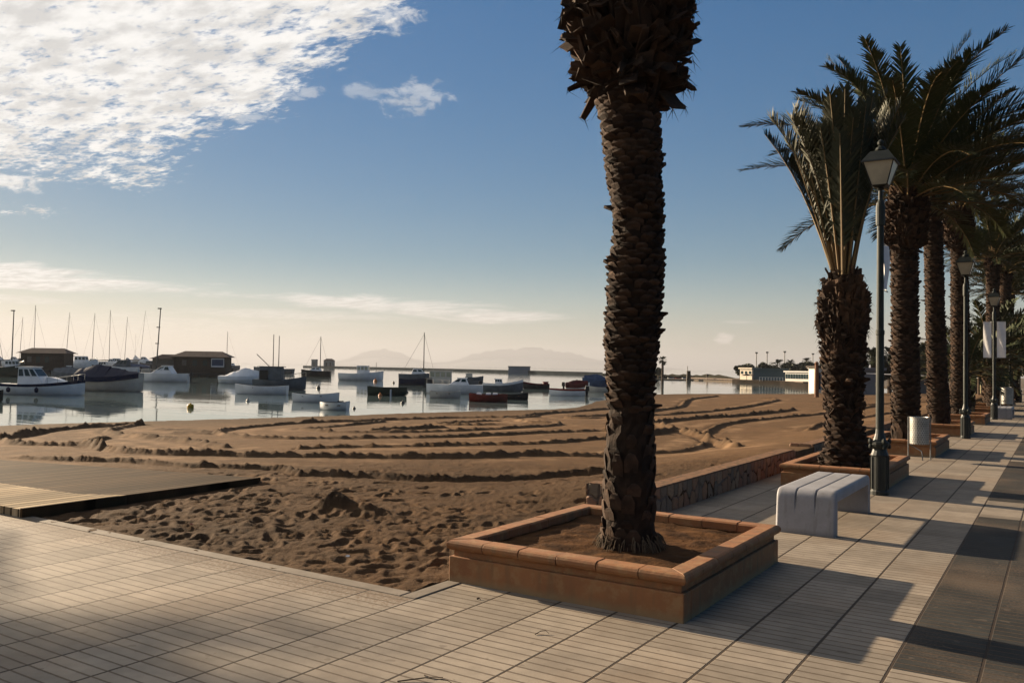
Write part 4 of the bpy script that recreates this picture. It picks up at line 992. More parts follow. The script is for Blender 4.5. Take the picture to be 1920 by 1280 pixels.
def rig(t, x, z0, h, boom=None, rake=0.0, sail=None, stays=True, spread=True, L=5, thick=.07):
    top = (x+rake*h, 0, z0+h); b = MB(); b.tube([(x, 0, z0), top], thick, 6, thick*.65); b.build('mast', mastm, t)
    if boom:
        bl, ba = boom; e = (x-bl*math.cos(ba), 0, z0+.7+bl*math.sin(ba)); b = MB(); b.tube([(x, 0, z0+.7), e], .04, 6); bo = b.build('boom', mastm, t)
        if sail:
            b = MB(); b.tube([(x-.1, 0, z0+.80), (x-bl*.5*math.cos(ba), 0, z0+.82+bl*.5*math.sin(ba)), (e[0]+.1, 0, e[2]+.08)], .13, 7, .06); b.build('furled_sail', sail, bo)
    if stays:
        for ex in (L*.47, -L*.47):
            b = MB(); b.tube([(top[0], 0, top[2]*.97), (ex, 0, z0-.25)], .016, 3); b.build('stay', mastm, t)
    if spread: b = MB(); b.tube([(x+rake*h*.6, -.4, z0+h*.6), (x+rake*h*.6, .4, z0+h*.6)], .015, 4); b.build('spreader', mastm, t)
def rail(t, L, sh, s0=.62, s1=.99, h=.32):
    b = MB()
    for sg in (-1, 1):
        pts = []
        for k in range(7):
            s = s0+(s1-s0)*k/6; top, w, x = sh(s); pts.append((x, sg*w*.85, top+h))
            if k % 2 == 0: b.tube([(x, sg*w*.85, top), (x, sg*w*.85, top+h)], .012, 4)
        b.tube(pts, .013, 4)
    b.build('bow_rail', steel, t)
GB = 'boats moored in the shallow bay'
def boat(name, kind, px0, px1, wy, H, label, cat='boat', yaw=0.0, B=None, hullm=None, D_=None, **k):
    """px0 = stern, px1 = bow, wy = waterline row in the photo"""
    cx = (px0+px1)/2; w = gp(cx, wy, WZ); D = float(np.dot(w-CC, CF)); L = abs(px1-px0)*D/FPX/max(.5, math.cos(yaw))
    d = np.array(CR[:2])*(1 if px1 > px0 else -1); ang = math.atan2(d[1], d[0])+yaw
    t = empty(name, (w[0], w[1], WZ), ang, label, cat, GB)
    S = D/FPX; Hh = H*S; B = B or L*.36
    hm = hullm or bw_
    return t, L, B, Hh, S, hm
def rowboat(px0, px1, wy, H, label, hm=None, inn=None, rise=.3, rim=None, thw=2, out=False, **k):
    t, L, B, Hh, S, hm = boat('rowing_boat', 'row', px0, px1, wy, H, label, 'rowing boat', hullm=hm, **k)
    sh = hull(t, L, B, Hh, hm, rise=rise, stern=.15, open_=True, mat_in=inn or bgrey, m2=rim or hm, draft=.1)
    for i in range(thw):
        s = .28+.34*i; top, w, x = sh(s); b = MB(); b.box(x-.12, x+.12, -w*.95, w*.95, top-.13, top-.09); b.build('thwart', bwood, t)
    if out: outboard(t, L, Hh)
    return t, L, sh, S
def motorboat(px0, px1, wy, H, label, hm=None, cab=None, cov=None, dk=None, ob=True, name='motor_boat', cat='motor boat', rl=True, stripe=None, rise=.4, pk=.45, peak=.5, **k):
    t, L, B, Hh, S, hm = boat(name, 'm', px0, px1, wy, H, label, cat, hullm=hm, **k)
    sh = hull(t, L, B, Hh, hm, rise=rise, m2=dk or hm, stripe=stripe, stern=.05)
    if cov: cover(t, L, sh, cov, peak=peak*1.0, pk=pk)
    if cab:
        x0, x1, h_, pm = cab[:4]; kw = cab[4] if len(cab) > 4 else {}
        cabin(t, -L/2+L*x0, -L/2+L*x1, B*.36, Hh*.96, Hh+h_*S, pm, **kw)
    if ob: outboard(t, L, Hh)
    if rl and not cov: rail(t, L, sh)
    return t, L, sh, S, Hh
def sailboat(px0, px1, wy, H, mastx, masty, label, hm=None, cabh=8, boom=None, rake=0.0, sail=None, cov=None, **k):
    t, L, B, Hh, S, hm = boat('sailing_boat', 's', px0, px1, wy, H, label, 'sailing boat', hullm=hm, **k)
    sh = hull(t, L, B*.85, Hh, hm, rise=.25, stern=.02, m2=bw_)
    if cov: cover(t, L, sh, cov, peak=.35)
    else: cabin(t, -L*.18, L*.24, B*.26, Hh*.98, Hh+cabh*S, bw_, front=1.2, back=.5, panes=2)
    mh = (wy-masty)*S-Hh; f = (mastx-px0)/(px1-px0)
    rig(t, -L/2+L*f, Hh, mh, boom=boom, rake=rake, sail=sail, L=L)
    return t
# left cluster -------------------------------------------------------
t_, L_, sh_, S_, H_ = motorboat(6, 158, 740, 20, 'white wheelhouse fishing boat, largest at the left edge', hm=bw_, cab=(.24, .56, 31, bw_, dict(front=.75, panes=3)), ob=False, stripe=bnavy, rise=.5, rl=True)
b = MB(); b.add([(L_*.05, -.5, H_*.98), (L_*.32, -.28, H_*1.12), (L_*.32, .28, H_*1.12), (L_*.05, .5, H_*.98), (L_*.07, -.4, H_+.42), (L_*.2, -.2, H_+.30), (L_*.2, .2, H_+.30), (L_*.07, .4, H_+.42)], [(0, 3, 2, 1), (4, 5, 6, 7), (0, 1, 5, 4), (1, 2, 6, 5), (2, 3, 7, 6), (3, 0, 4, 7)]); b.build('fore_cabin', bw_, t_, bevel=.03)
for q in (-.32, .02):
    b = MB(); b.lathe([(.02, H_*.25), (.10, H_*.32), (.11, H_*.6), (.03, H_*.75)], 8, L_*q, -.92); b.build('fender', bnavy, t_)
motorboat(146, 268, 733, 26, 'boat under a dark navy cover rising to a peak, beside the white fishing boat', hm=bw2, cov=bnavy, ob=False, peak=.75, pk=.32, rise=.35, B=1.9)
motorboat(-60, 5, 752, 16, 'dark boat cut off by the left edge of the picture', hm=bblack, ob=False, rl=False)
motorboat(355, 256, 716, 16, 'white cuddy speedboat with dark outboard in front of the brown hut', hm=bw_, cab=(.28, .72, 14, bw_, dict(front=1.6, back=.6, panes=2)), rise=.1)
motorboat(-10, 45, 706, 18, 'dark green hulled boat behind the fishing boat at the left edge', hm=bgreen, dk=bw_, cab=(.4, .8, 12, bw_), ob=False)
motorboat(35, 98, 697, 12, 'small grey cabin boat in front of the left hut', hm=bgrey, cab=(.3, .65, 16, bgrey, dict(front=.5)), rise=.5)
motorboat(168, 96, 712, 12, 'boat with a pale grey humped cover behind the fishing boat bow', hm=bgrey, cov=bgrey, ob=False, peak=.6, pk=.5)
motorboat(125, 182, 692, 12, 'white motor boat just right of the left hut', hm=bw_, cab=(.3, .7, 12, bw_), rise=.6)
motorboat(262, 192, 702, 14, 'grey cabin cruiser above the navy covered boat', hm=bw_, cab=(.3, .75, 13, bgrey, dict(front=1.2)), dk=bgrey)
motorboat(212, 172, 700, 12, 'low white boat tucked behind the navy cover', hm=bgrey, cab=(.3, .7, 10, bw_), rl=False)
sailboat(48, 95, 690, 10, 63, 572, 'sailing boat with the tallest mast at the left, in front of the hut', hm=bw_, boom=(2.6, .0), sail=bgrey)
sailboat(5, 48, 686, 9, 36, 594, 'sailing boat with a leaning mast near the left edge', hm=bw_, rake=.045, boom=(2.4, .0))
sailboat(-30, 20, 684, 9, 5, 625, 'sailing boat half out of the picture at the left edge', hm=bgrey, rake=-.2)
sailboat(108, 150, 688, 9, 123, 585, 'sailing boat just right of the left hut with boom raised', hm=bw_, rake=.05, boom=(-2.6, -.45), sail=bblack)
sailboat(150, 200, 690, 9, 172, 587, 'sailing boat with dark upright mast behind the navy cover', hm=bw_, rake=.03, boom=(-2.0, 0), sail=bblue)
sailboat(188, 230, 690, 9, 204, 581, 'sailing boat with tall thin mast left of the grey cruiser', hm=bw_, boom=(2.6, 0), sail=bblack)
sailboat(222, 258, 688, 9, 233, 594, 'sailing boat with the mast leaning slightly, behind the grey cruiser', hm=bgrey, rake=.04)
sailboat(248, 292, 686, 9, 262, 582, 'sailing boat with raked mast left of the brown hut', hm=bw_, rake=.085, boom=(-1.8, 0), sail=bblue)
sailboat(240, 270, 681, 7, 253, 625, 'small far sailing boat with the shortest mast of the left group', hm=bgrey)
motorboat(300, 262, 692, 9, 'dark low boat moored against the left wing of the brown hut', hm=bblack, cab=(.3, .7, 6, bgrey), rl=False, ob=False)
motorboat(60, 22, 690, 9, 'low white boat with grey cabin left of the left hut, behind the green hull', hm=bw_, cab=(.3, .7, 9, bgrey), rl=False)
motorboat(120, 150, 703, 9, 'small blue hulled boat half hidden behind the fishing boat bow', hm=bblue, dk=bw_, cab=(.2, .5, 8, bw_), rl=False)
motorboat(232, 200, 689, 8, 'distant white boat with dark windows beside the grey cruiser', hm=bw_, cab=(.25, .7, 9, bw_), rl=False)
motorboat(282, 240, 697, 10, 'cream boat with blue cover left of the brown hut wing', hm=bw2, cov=bblue, peak=.4, ob=True)
# middle -------------------------------------------------------------
motorboat(412, 490, 719, 13, 'white boat with pointed canvas cover left of the grey wheelhouse boat', hm=bw_, cov=bw_, peak=.75, pk=.62, rise=.1)
t_, L_, sh_, S_, H_ = motorboat(478, 573, 730, 18, 'grey wheelhouse boat with two masts and a slanted boom', hm=bgrey, cab=(.12, .55, 24, bgrey, dict(front=.1, panes=0, over=.15)), ob=False, rise=.4, rl=True, B=1.9)
for fx in (.34, .45):
    b = MB(); b.tube([(-L_/2+L_*fx, .1, H_+.7), (-L_/2+L_*fx, .1, H_+(3.4 if fx < .4 else 3.3))], .035, 6, .025); b.build('mast', mastm, t_)
b = MB(); b.tube([(-L_/2+L_*.3, 0, H_+.9), (-L_/2+L_*.02, 0, H_+1.9)], .03, 5); b.build('boom', mastm, t_)
b = MB(); b.box(-L_/2+L_*.14, -L_/2+L_*.30, -.70, -.62, H_*1.0, H_+.72); b.build('door', bblack, t_)
rowboat(538, 442, 739, 15, 'long pale rowing boat to the left of the grey wheelhouse boat', hm=bw_, yaw=.05)
rowboat(550, 636, 754, 15, 'white rowing boat with its bow to the right, nearest the sand', hm=bw_, yaw=-.08)
t_, L_, sh_, S_ = rowboat(652, 600, 768, 14, 'stubby white dinghy with grey cover, closest boat to the shore', hm=bw_, rise=.05, B=1.3)
b = MB(); b.box(-.28, -.02, -.66, -.63, .12, .36); b.build('patch', bblack, t_)
t_, L_, sh_, S_ = rowboat(690, 762, 741, 15, 'dark green open boat with light thwart posts', hm=bgreen, inn=bblack, rise=.05)
b = MB(); b.box(L_*.11, L_*.135, -.72, .1, -.02, .40); b.build('oar_post', bw_, t_)
motorboat(550, 476, 700, 9, 'dark low boats hull behind the wheelhouse roof', hm=bgrey, dk=bblack, cab=(.35, .6, 4, bgrey), ob=False, rl=False)
sailboat(620, 565, 706, 11, 600, 630, 'dark hulled sailing boat in front of the pier end house', hm=bblack, cabh=6)
sailboat(449, 421, 693, 8, 425, 621, 'small grey boat with tall mast at the right corner of the brown hut', hm=bgrey, cabh=4)
motorboat(452, 418, 702, 8, 'dark flat barge moored at the hut corner', hm=bblack, ob=False, rl=False, cab=(.4, .7, 3, bblack))
t_, L_, sh_, S_, H_ = motorboat(636, 718, 713, 13, 'white traditional boat with posted cabin below the distant mountain', hm=bw_, cab=(.42, .68, 14, bw_, dict(front=.1, panes=3, pane=blite)), ob=False, rise=.4)
b = MB(); b.tube([(L_*.34, 0, H_), (L_*.34, 0, H_+1.4)], .03, 5); b.build('mast', mastm, t_)
sailboat(748, 818, 716, 15, 794, 623, 'sailing boat with tall mast and dark blue lower hull beside the glass cabin boat', hm=bgrey, cabh=9)
rowboat(748, 800, 722, 11, 'navy blue open boat lying against the grey sailing boat', hm=bnavy, inn=bblack)
t_, L_, sh_, S_, H_ = motorboat(905, 800, 738, 17, 'blue grey motor cruiser with side windows, in front of the glass cabin', hm=bw_, cab=(.25, .62, 12, bw_, dict(front=1.5, back=.4, panes=2)), ob=False, rise=.1)
t_, L_, sh_, S_, H_ = motorboat(868, 800, 728, 12, 'boat with tall glazed cabin of pale panes', hm=bw2, cab=(.32, .92, 20, bw2, dict(front=0, panes=4, pane=blite)), ob=False, rl=False)
b = MB(); b.frustum(L_*.44, 0, .05, H_*1.6, .45, .6, .3, .4); b.build('canopy', bblack, t_)
rowboat(806, 863, 746, 12, 'small white tender lying before the motor cruiser', hm=bw2, rise=.1)
rowboat(900, 868, 722, 8, 'small grey boat behind the inflatable with its bow away', hm=bgrey)
t_, L_, sh_, S_ = rowboat(880, 951, 753, 14, 'red open boat with white bundles inside', hm=bred, inn=bmar, rise=.05, B=1.4)
for q in (-.25, .0, .18):
    b = MB(); b.frustum(L_*q, 0, .15, .50, .22, .25, .12, .15); b.build('bundle', bw_, t_)
rowboat(940, 990, 749, 10, 'black open boat with a pointed bow behind the red boat', hm=bblack, inn=bblack, rise=.4)
t_, L_, sh_, S_, H_ = motorboat(905, 980, 734, 15, 'inflatable boat with outboard and white gear, right of the cruiser', hm=bgrey, cab=(.3, .5, 8, bw_), ob=True, rise=.55, stripe=bw_)
t_, L_, sh_, S_, H_ = motorboat(872, 906, 714, 7, 'far small boat carrying an orange crate', hm=bgrey, ob=False, rl=False)
b = MB(); b.box(-L_*.45, -L_*.1, -.4, .4, H_, H_+.55); b.build('crate', bw2, t_)
motorboat(1030, 980, 729, 10, 'low dark red and white boat in the right middle of the bay', hm=bblack, dk=bmar, ob=False, rl=False, cab=(.05, .25, 3, bred, dict(panes=0)), stripe=bmar)
motorboat(1096, 1030, 742, 13, 'white boat with red gunwale and raised dark motor', hm=bw_, dk=bmar, stripe=bred, ob=True, rl=False, rise=.1)
motorboat(1060, 1105, 733, 12, 'boat under a burgundy cover behind the red gunwale boat', hm=bw_, cov=bmar, peak=.35, ob=True)
motorboat(1140, 1092, 729, 16, 'boat under a slate blue peaked cover just left of the big palm trunk', hm=bblue, cov=bblue, peak=.55, ob=False)
motorboat(1150, 1098, 735, 9, 'pale hull with dark waterline next to the slate blue cover', hm=bw2, dk=bgrey, ob=False, rl=False)
# mooring buoys
for x, y, r_, c_, l_ in [(357, 765, 6, 'yellow', 'yellow mooring buoy nearest the sand at the left'), (465, 752, 4, 'white', 'pale small float below the long rowing boat'), (597, 728, 4, 'dark', 'dark float tied to the grey wheelhouse boat'), (664, 766, 3.2, 'dark', 'dark round float right of the stubby dinghy'), (755, 756, 4, 'dark', 'dark upright float below the green boat'), (738, 718, 2.5, 'dark', 'tiny dark float above the green boat'), (763, 736, 3, 'dark', 'dark float at the tip of the green boat'), (713, 742, 4, 'orange', 'orange buoy at the side of the green boat'), (704, 715, 4, 'orange', 'orange red buoy by the traditional white boat')]:
    w = gp(x, y, WZ); D = float(np.dot(w-CC, CF)); r = r_*D/FPX
    t = empty('mooring_buoy', (w[0], w[1], WZ), 0, l_, 'buoy', 'mooring buoys'); b = MB()
    if c_ == 'yellow': b.lathe([(r*.2, -r*.5), (r*.95, -r*.3), (r, 0), (r, r*.9), (r*.8, r*1.2), (r*.2, r*1.3)], 14)
    else: b.lathe([(r*.2, -r*.9), (r*.8, -r*.6), (r, 0), (r*.8, r*.7), (r*.3, r*1.05)], 12)
    b.build('float', buoym[c_], t, smooth=True); b = MB(); b.lathe([(r*.16, r*1.05), (r*.3, r*1.25), (r*.3, r*1.5), (r*.12, r*1.6)], 8); b.build('ring', buoym[c_], t)

# ------------------------------------------------------------------ huts on stilts, pier, far things
def frame_at(px, wy, zz=WZ):
    w = gp(px, wy, zz); D = float(np.dot(w-CC, CF)); return w, D, D/FPX
ANG = math.atan2(CR[1], CR[0])
hutw = mat('hut_boards', (.050, .034, .024), (.030, .021, .016), .8, 3); hutr = mat('hut_roof', (.085, .045, .035), (.05, .03, .025), .8, 3); plast = mat('hut_plaster', (.16, .14, .12), (.12, .105, .09), .8, 3)
def hip(b, x0, x1, y0, y1, z0, z1, i0, i1):
    yc = (y0+y1)/2; b.add([(x0, y0, z0), (x1, y0, z0), (x1, y1, z0), (x0, y1, z0), (x0+i0, yc, z1), (x1-i1, yc, z1)], [(0, 1, 5, 4), (1, 2, 5), (2, 3, 4, 5), (3, 0, 4), (0, 3, 2, 1)])
def hut(px0, px1, wy, eave, ridge, label, dk=7, sign=False, wing=None, name='boat_hut'):
    w, D, S = frame_at((px0+px1)/2, wy); t = empty(name, (w[0], w[1], WZ), ANG+.12, label, 'hut'); W_ = (px1-px0)*S; ez = (wy-eave)*S; rz = (wy-ridge)*S; dz_ = dk*S; d = W_*.55
    b = MB(); b.box(-W_/2, W_/2, 0, d, dz_, ez); b.build('walls', hutw, t)
    b = MB(); hip(b, -W_/2-.5, W_/2+.5, -.5, d+.5, ez, rz, W_*.22, W_*.20); b.build('roof', hutr, t)
    b = MB(); b.box(-W_/2-.4, W_/2+.4, -.6, d+.4, dz_-.3, dz_-.004); b.build('platform', bblack, t)
    b = MB(); b.box(-W_/2-.3, W_/2+.3, .2, d, -.5, dz_-.302); b.build('skirt', hutw, t)
    for k in range(7):
        b = MB(); x = -W_/2+W_*k/6; b.box(x-.12, x+.12, -.5, -.3, -1, dz_-.301); b.build('pile', bblack, t)
    for k in range(3):
        x = -W_*.3+W_*.2*k; b = MB(); b.box(x-.28, x+.28, -.03, -.004, dz_+(ez-dz_)*.45, dz_+(ez-dz_)*.8); b.build('window', plast if k == 0 else bglass, t)
    if sign:
        b = MB(); b.box(W_*.22, W_*.47, -.06, -.006, dz_+(ez-dz_)*.38, dz_+(ez-dz_)*.93); f = b.build('sign_frame', bw_, t); b = MB(); b.box(W_*.235, W_*.455, -.075, -.062, dz_+(ez-dz_)*.46, dz_+(ez-dz_)*.86); b.build('sign_panel', bblue, f)
    if wing:
        wp, we, wr = wing; Wl = wp*S; b = MB(); b.box(-W_/2-Wl, -W_/2-.003, .4, d*.8, dz_, (wy-we)*S); b.build('wing_walls', plast, t); b = MB(); hip(b, -W_/2-Wl-.4, -W_/2+.3, .0, d*.8+.4, (wy-we)*S, (wy-wr)*S, Wl*.45, 0.05); b.build('wing_roof', hutr, t)
hut(327, 421, 706, 669, 658, 'brown boarded hut on stilts with a blue panel, largest building on the water', sign=True, wing=(40, 674, 665))
hut(40, 118, 700, 662, 652, 'dark low hut behind the moored boats at the far left')
# tall service poles
def pole(px, wy, top, label, lean=0.0, arms=False):
    w, D, S = frame_at(px, wy); t = empty('harbour_pole', (w[0], w[1], WZ), ANG, label, 'pole'); h = (wy-top)*S; b = MB(); b.tube([(0, 0, 0), (lean*h, 0, h)], .09, 6, .06); b.build('shaft', mastm, t)
    b = MB(); b.box(lean*h-.35, lean*h+.12, -.12, .12, h, h+.14); b.build('lamp_head', bblack, t)
    if arms:
        for q in (.48, .72): b = MB(); b.box(lean*h*q-.35, lean*h*q+.1, -.06, .06, h*q, h*q+.12); b.build('fitting', bblack, t)
pole(292, 705, 579, 'tall pole with lamp and fittings at the left end of the brown hut', .045, True)
pole(21, 700, 583, 'lamp pole near the left edge above the boats', .01)
# pier
pierm = mat('pier_stone', (.028, .034, .038), (.02, .024, .027), 1.0, .3, spec=0)
pp = [(568, 688.2), (640, 689.8), (800, 694), (950, 698.5), (1130, 704)]
pts = [gp(x, y, WZ) for x, y in pp]; b = MB(); vs = []; nrm = np.array([CF[0], CF[1]]); nrm = nrm/np.linalg.norm(nrm)
for q in pts:
    for off, z in ((0, WZ-.5), (0, WZ+.9), (6, WZ+.9), (6, WZ-.5)): vs.append((q[0]+nrm[0]*off, q[1]+nrm[1]*off, z))
fs = [(i*4+k, i*4+4+k, i*4+5+k, i*4+1+k) for i in range(4) for k in range(3)]+[(0, 1, 2, 3), (16, 19, 18, 17)]; b.add(vs, fs); tag(b.build('stone_pier', pierm), 'long thin dark pier running across the far water', 'pier')
def far_house(px0, px1, wy, top, label, m, roofm=None, gable=0, cat='house', name='pier_house', doors=2):
    w, D, S = frame_at((px0+px1)/2, wy); w = w+np.array([nrm[0], nrm[1], 0])*.8; t = empty(name, (w[0], w[1], WZ), ANG, label, cat); W_ = (px1-px0)*S; h = (wy-top)*S; z0 = .0
    b = MB(); b.box(-W_/2, W_/2, 0, min(W_, 8)*.8, z0, h); b.build('walls', m, t)
    if gable: b = MB(); hip(b, -W_/2-W_*.07, W_/2+W_*.07, -W_*.07, W_*.87, h, h+gable*S, W_*.3, W_*.3); b.build('roof', roofm or hutr, t)
    else: b = MB(); b.box(-W_/2-.15, W_/2+.15, -.15, min(W_, 8)*.8+.15, h+.002, h+.3); b.build('parapet', roofm or m, t)
    for k in range(doors): x = -W_/2+W_*(k+.7)/(doors+.4); b = MB(); b.box(x-W_*.07, x+W_*.07, -.08, -.005, h*.15, h*.72); b.build('door', bblack, t)
    return t
far_house(606, 624, 689, 676, 'tiny pier end house with pointed roof', bgrey, hutr, 4)
far_house(583, 593, 689, 674.5, 'small square tower at the end of the pier', bgrey, None, 0, 'tower', 'pier_tower', 1)
far_house(953, 994, 699.5, 688, 'pale blue grey box shaped building on the distant pier', mat('pier_block', (.12, .16, .21), (.10, .135, .18), .8, .2), bgrey, 0, 'building', 'pier_building', 0)

# far shore -----------------------------------------------------------
def strip(name, pts_px, h_px, m, label, cat=None, kind=None, dep=25, seed=1):
    r = np.random.RandomState(seed); b = MB(); vs = []; P_ = []
    for (x0, y0), (x1, y1) in zip(pts_px[:-1], pts_px[1:]):
        for k in range(10): P_.append((x0+(x1-x0)*k/10, y0+(y1-y0)*k/10))
    for i, (x, y) in enumerate(P_):
        q, D, S = frame_at(x, y); hh = h_px*S*(.5+.7*r.rand()); vs += [(q[0], q[1], WZ-.3), (q[0], q[1], WZ+hh*.5), (q[0]+nrm[0]*dep*.4, q[1]+nrm[1]*dep*.4, WZ+hh), (q[0]+nrm[0]*dep, q[1]+nrm[1]*dep, WZ-.3)]
    b.add(vs, [(i*4+k, i*4+4+k, i*4+5+k, i*4+1+k) for i in range(len(P_)-1) for k in range(3)]); o = b.build(name, m); tag(o, label, cat, kind=kind); return o
scrub = mat('shore_scrub', (.045, .042, .032), (.028, .028, .022), 1.0, .1, world_space=True, spec=0)
strip('far_shore', [(1040, 700.5), (1140, 704), (1228, 708)], 4, scrub, 'low far shore with scrub beyond the pier', kind='structure', dep=40)
strip('far_bank', [(1228, 708), (1300, 709), (1390, 712)], 8, scrub, 'low scrubby bank of the far side of the bay', kind='structure', dep=30, seed=2)
bcream = mat('house_cream', (.70, .61, .48), (.60, .52, .42), .8, .4); bwhite = mat('house_white', (.74, .71, .65), (.64, .61, .56), .8, .4)
tarp = mat('tarp_blue_grey', (.06, .10, .12), (.045, .075, .09), .7, .3)
def bld(px0, px1, wy, base, top, depth, m, label, name, cat='building', wins=0, wrow=(.35, .75), wm=None, roof=None, rot=-1.05, wfrac=.6, group=None):
    w, D, S = frame_at((px0+px1)/2, wy); t = empty(name, (w[0], w[1], WZ), ANG+rot, label, cat, group); W_ = (px1-px0)*S*1.22; depth = min(depth, W_*.45+.6); z0 = (wy-base)*S; z1 = (wy-top)*S
    b = MB(); b.box(-W_/2, W_/2, 0, depth, z0-.6, z1); b.build('walls', m, t)
    b = MB(); b.box(-W_/2-.2, W_/2+.2, -.2, depth+.2, z1+.003, z1+.22); b.build('roof', roof or m, t)
    for k in range(wins):
        a = -W_/2+W_*(k+.5-wfrac/2)/wins; c = -W_/2+W_*(k+.5+wfrac/2)/wins; b = MB(); b.box(a, c, -.06, -.005, z0+(z1-z0)*wrow[0], z0+(z1-z0)*wrow[1]); b.build('window', wm or bglass, t)
    return t, W_, z0, z1
bld(1386, 1411, 717, 712, 691.5, 7, bcream, 'two storey cream house at the water edge across the bay', 'beach_house', 'house', wins=3, wrow=(.55, .8), wfrac=.45)
bld(1411, 1422, 717, 712, 700, 7, bcream, 'low cream annex attached beside the cream beach house', 'beach_annex', wins=0)
bld(1419, 1469, 719, 705.5, 693, 9, tarp, 'blue grey tarpaulin covered terrace beside the cream house', 'covered_terrace', rot=-.3, wins=0)
t, W_, z0, z1 = bld(1471, 1522, 721, 713, 698, 9, bwhite, 'long white gallery with a row of dark windows', 'white_gallery', wins=10, wrow=(.22, .78), wfrac=.66)
t, W_, z0, z1 = bld(1518, 1545, 728, 726, 691, 9, bwhite, 'white beach hut with dark roof and panelled front behind the second palm', 'beach_hut', 'hut', wins=3, wrow=(.42, .70), wfrac=.5)
t, W_, z0, z1 = bld(1533, 1562, 734, 732, 690, 8, bwhite, 'dark striped kiosk half hidden by the second palm trunk', 'beach_kiosk', 'kiosk', rot=.25, wins=4, wrow=(.05, .80), wm=bnavy, roof=hutw)
bld(1604, 1652, 742, 727, 694, 8, mat('wall_grey', (.20, .21, .23), (.15, .16, .18), .8, .4), 'long pale grey building seen between the second palm and the lamp post', 'grey_building', rot=.1, wins=2, wrow=(.1, .3), wfrac=.1, wm=blite)
bld(1712, 1745, 742, 735, 716, 8, bgrey, 'low shaded building behind the third palm', 'low_building', rot=.1, wins=2, wm=blite, wfrac=.2)
bld(1790, 1835, 738, 725, 658, 14, mat('ochre_house', (.42, .36, .20), (.34, .29, .17), .8, .4), 'ochre apartment block glimpsed above the low palms', 'apartment_block', wins=4, wrow=(.8, .92))
q_ = [gp(x, y, WZ) for x, y in ((1380, 717.4), (1425, 719.4), (1470, 721.4), (1522, 728.4))]
qm = mat('quay_stone', (.03, .024, .02), (.02, .017, .014), 1.0, .3, spec=0)
b = MB(); vs = []
for q in q_:
    for off, z in ((0, WZ-.5), (0, WZ+.55), (3, WZ+.55), (3, WZ-.5)): vs.append((q[0]-nrm[0]*.6+nrm[0]*off, q[1]-nrm[1]*.6+nrm[1]*off, z))
b.add(vs, [(i*4+k, i*4+4+k, i*4+5+k, i*4+1+k) for i in range(3) for k in range(3)]+[(0, 1, 2, 3), (12, 15, 14, 13)]); tag(b.build('quay_wall', qm), 'dark low quay wall in front of the white buildings across the bay', 'quay wall')
# distant hills across the sea, seen through haze, some painted in their colour
def hills(name, prof, D, label, seed):
    b = MB(); vs = []; r = np.random.RandomState(seed); xs = np.linspace(prof[0][0], prof[-1][0], 90); n_ = len(xs)
    for i, x in enumerate(xs):
        top = np.interp(x, [p[0] for p in prof], [p[1] for p in prof]); a = dp(x, 700, D); hz_ = CC[2]+D/FPX*(687.7-15+(x-0)*.0159-top); hz_ = max(hz_, 1)*(1+.05*r.randn()*(top < 680))
        vs += [(a[0], a[1], -1), (a[0]+nrm[0]*900, a[1]+nrm[1]*900, max(hz_*.55, 0)), (a[0]+nrm[0]*900, a[1]+nrm[1]*900, max(hz_*1.09, 0)), (a[0]+nrm[0]*1800, a[1]+nrm[1]*1800, -1)]
    b.add(vs, [(i*4+k, i*4+4+k, i*4+5+k, i*4+1+k) for i in range(n_-1) for k in range(3)]); tag(b.build(name, mat('far_hills', (.24, .24, .23), (.21, .21, .20), 1.0, .001, world_space=True, spec=0)), label, 'hill', kind='structure')
hills('hills', [(540, 690), (600, 678), (640, 668), (670, 657), (695, 653), (720, 657), (760, 672), (800, 680), (830, 678), (880, 664), (930, 654), (1000, 653), (1060, 658), (1120, 672), (1200, 684), (1330, 694)], 11000, 'faint mountains fading into the haze over the sea', 3)
hz_m = bpy.data.materials.new('haze_air'); hz_m.use_nodes = True; hN = NT(hz_m.node_tree); pv = hN.n('ShaderNodeVolumePrincipled'); ho = hN.n('ShaderNodeOutputMaterial'); hN.nt.links.new(pv.outputs[0], ho.inputs['Volume'])
pv.inputs['Color'].default_value = (.37, .385, .43, 1); pv.inputs['Density'].default_value = HAZE; pv.inputs['Anisotropy'].default_value = .2
b = MB(); b.box(-22000, 8000, -2600, 21000, -4.2, 232); hzo = b.build('haze', hz_m); tag(hzo, 'thin pale sea haze', 'haze', kind='stuff')
for k, (px_, l_) in enumerate([(1400, 'left parasol before the cream house'), (1414, 'middle parasol before the cream house'), (1428, 'right parasol at the edge of the covered terrace')]):
    w, D, S = frame_at(px_, 718.2); w = w-np.array([nrm[0], nrm[1], 0])*.0; t = empty('terrace_parasol', (w[0], w[1], WZ+.4), 0, l_, 'parasol', 'parasols on the far terrace')
    b = MB(); b.lathe([(.04, 0), (.04, 1.0)], 6); b.build('pole', hutw, t); b = MB(); b.lathe([(.95, .78), (.5, .95), (.03, 1.12)], 8); b.build('canopy', hutw, t)
w, D, S = frame_at(1446, 720); t = empty('terrace_railing', (w[0], w[1], WZ+.45), ANG-.3, 'white posts of the covered terrace on the far quay', 'railing')
for k in range(9):
    b = MB(); x = -1.7+k*.42; b.box(x-.05, x+.05, -.05, .05, 0, .55); b.build('post', bwhite, t)
b = MB(); b.box(-1.75, 1.75, -.03, .03, .552, .60); b.build('rail', bwhite, t)
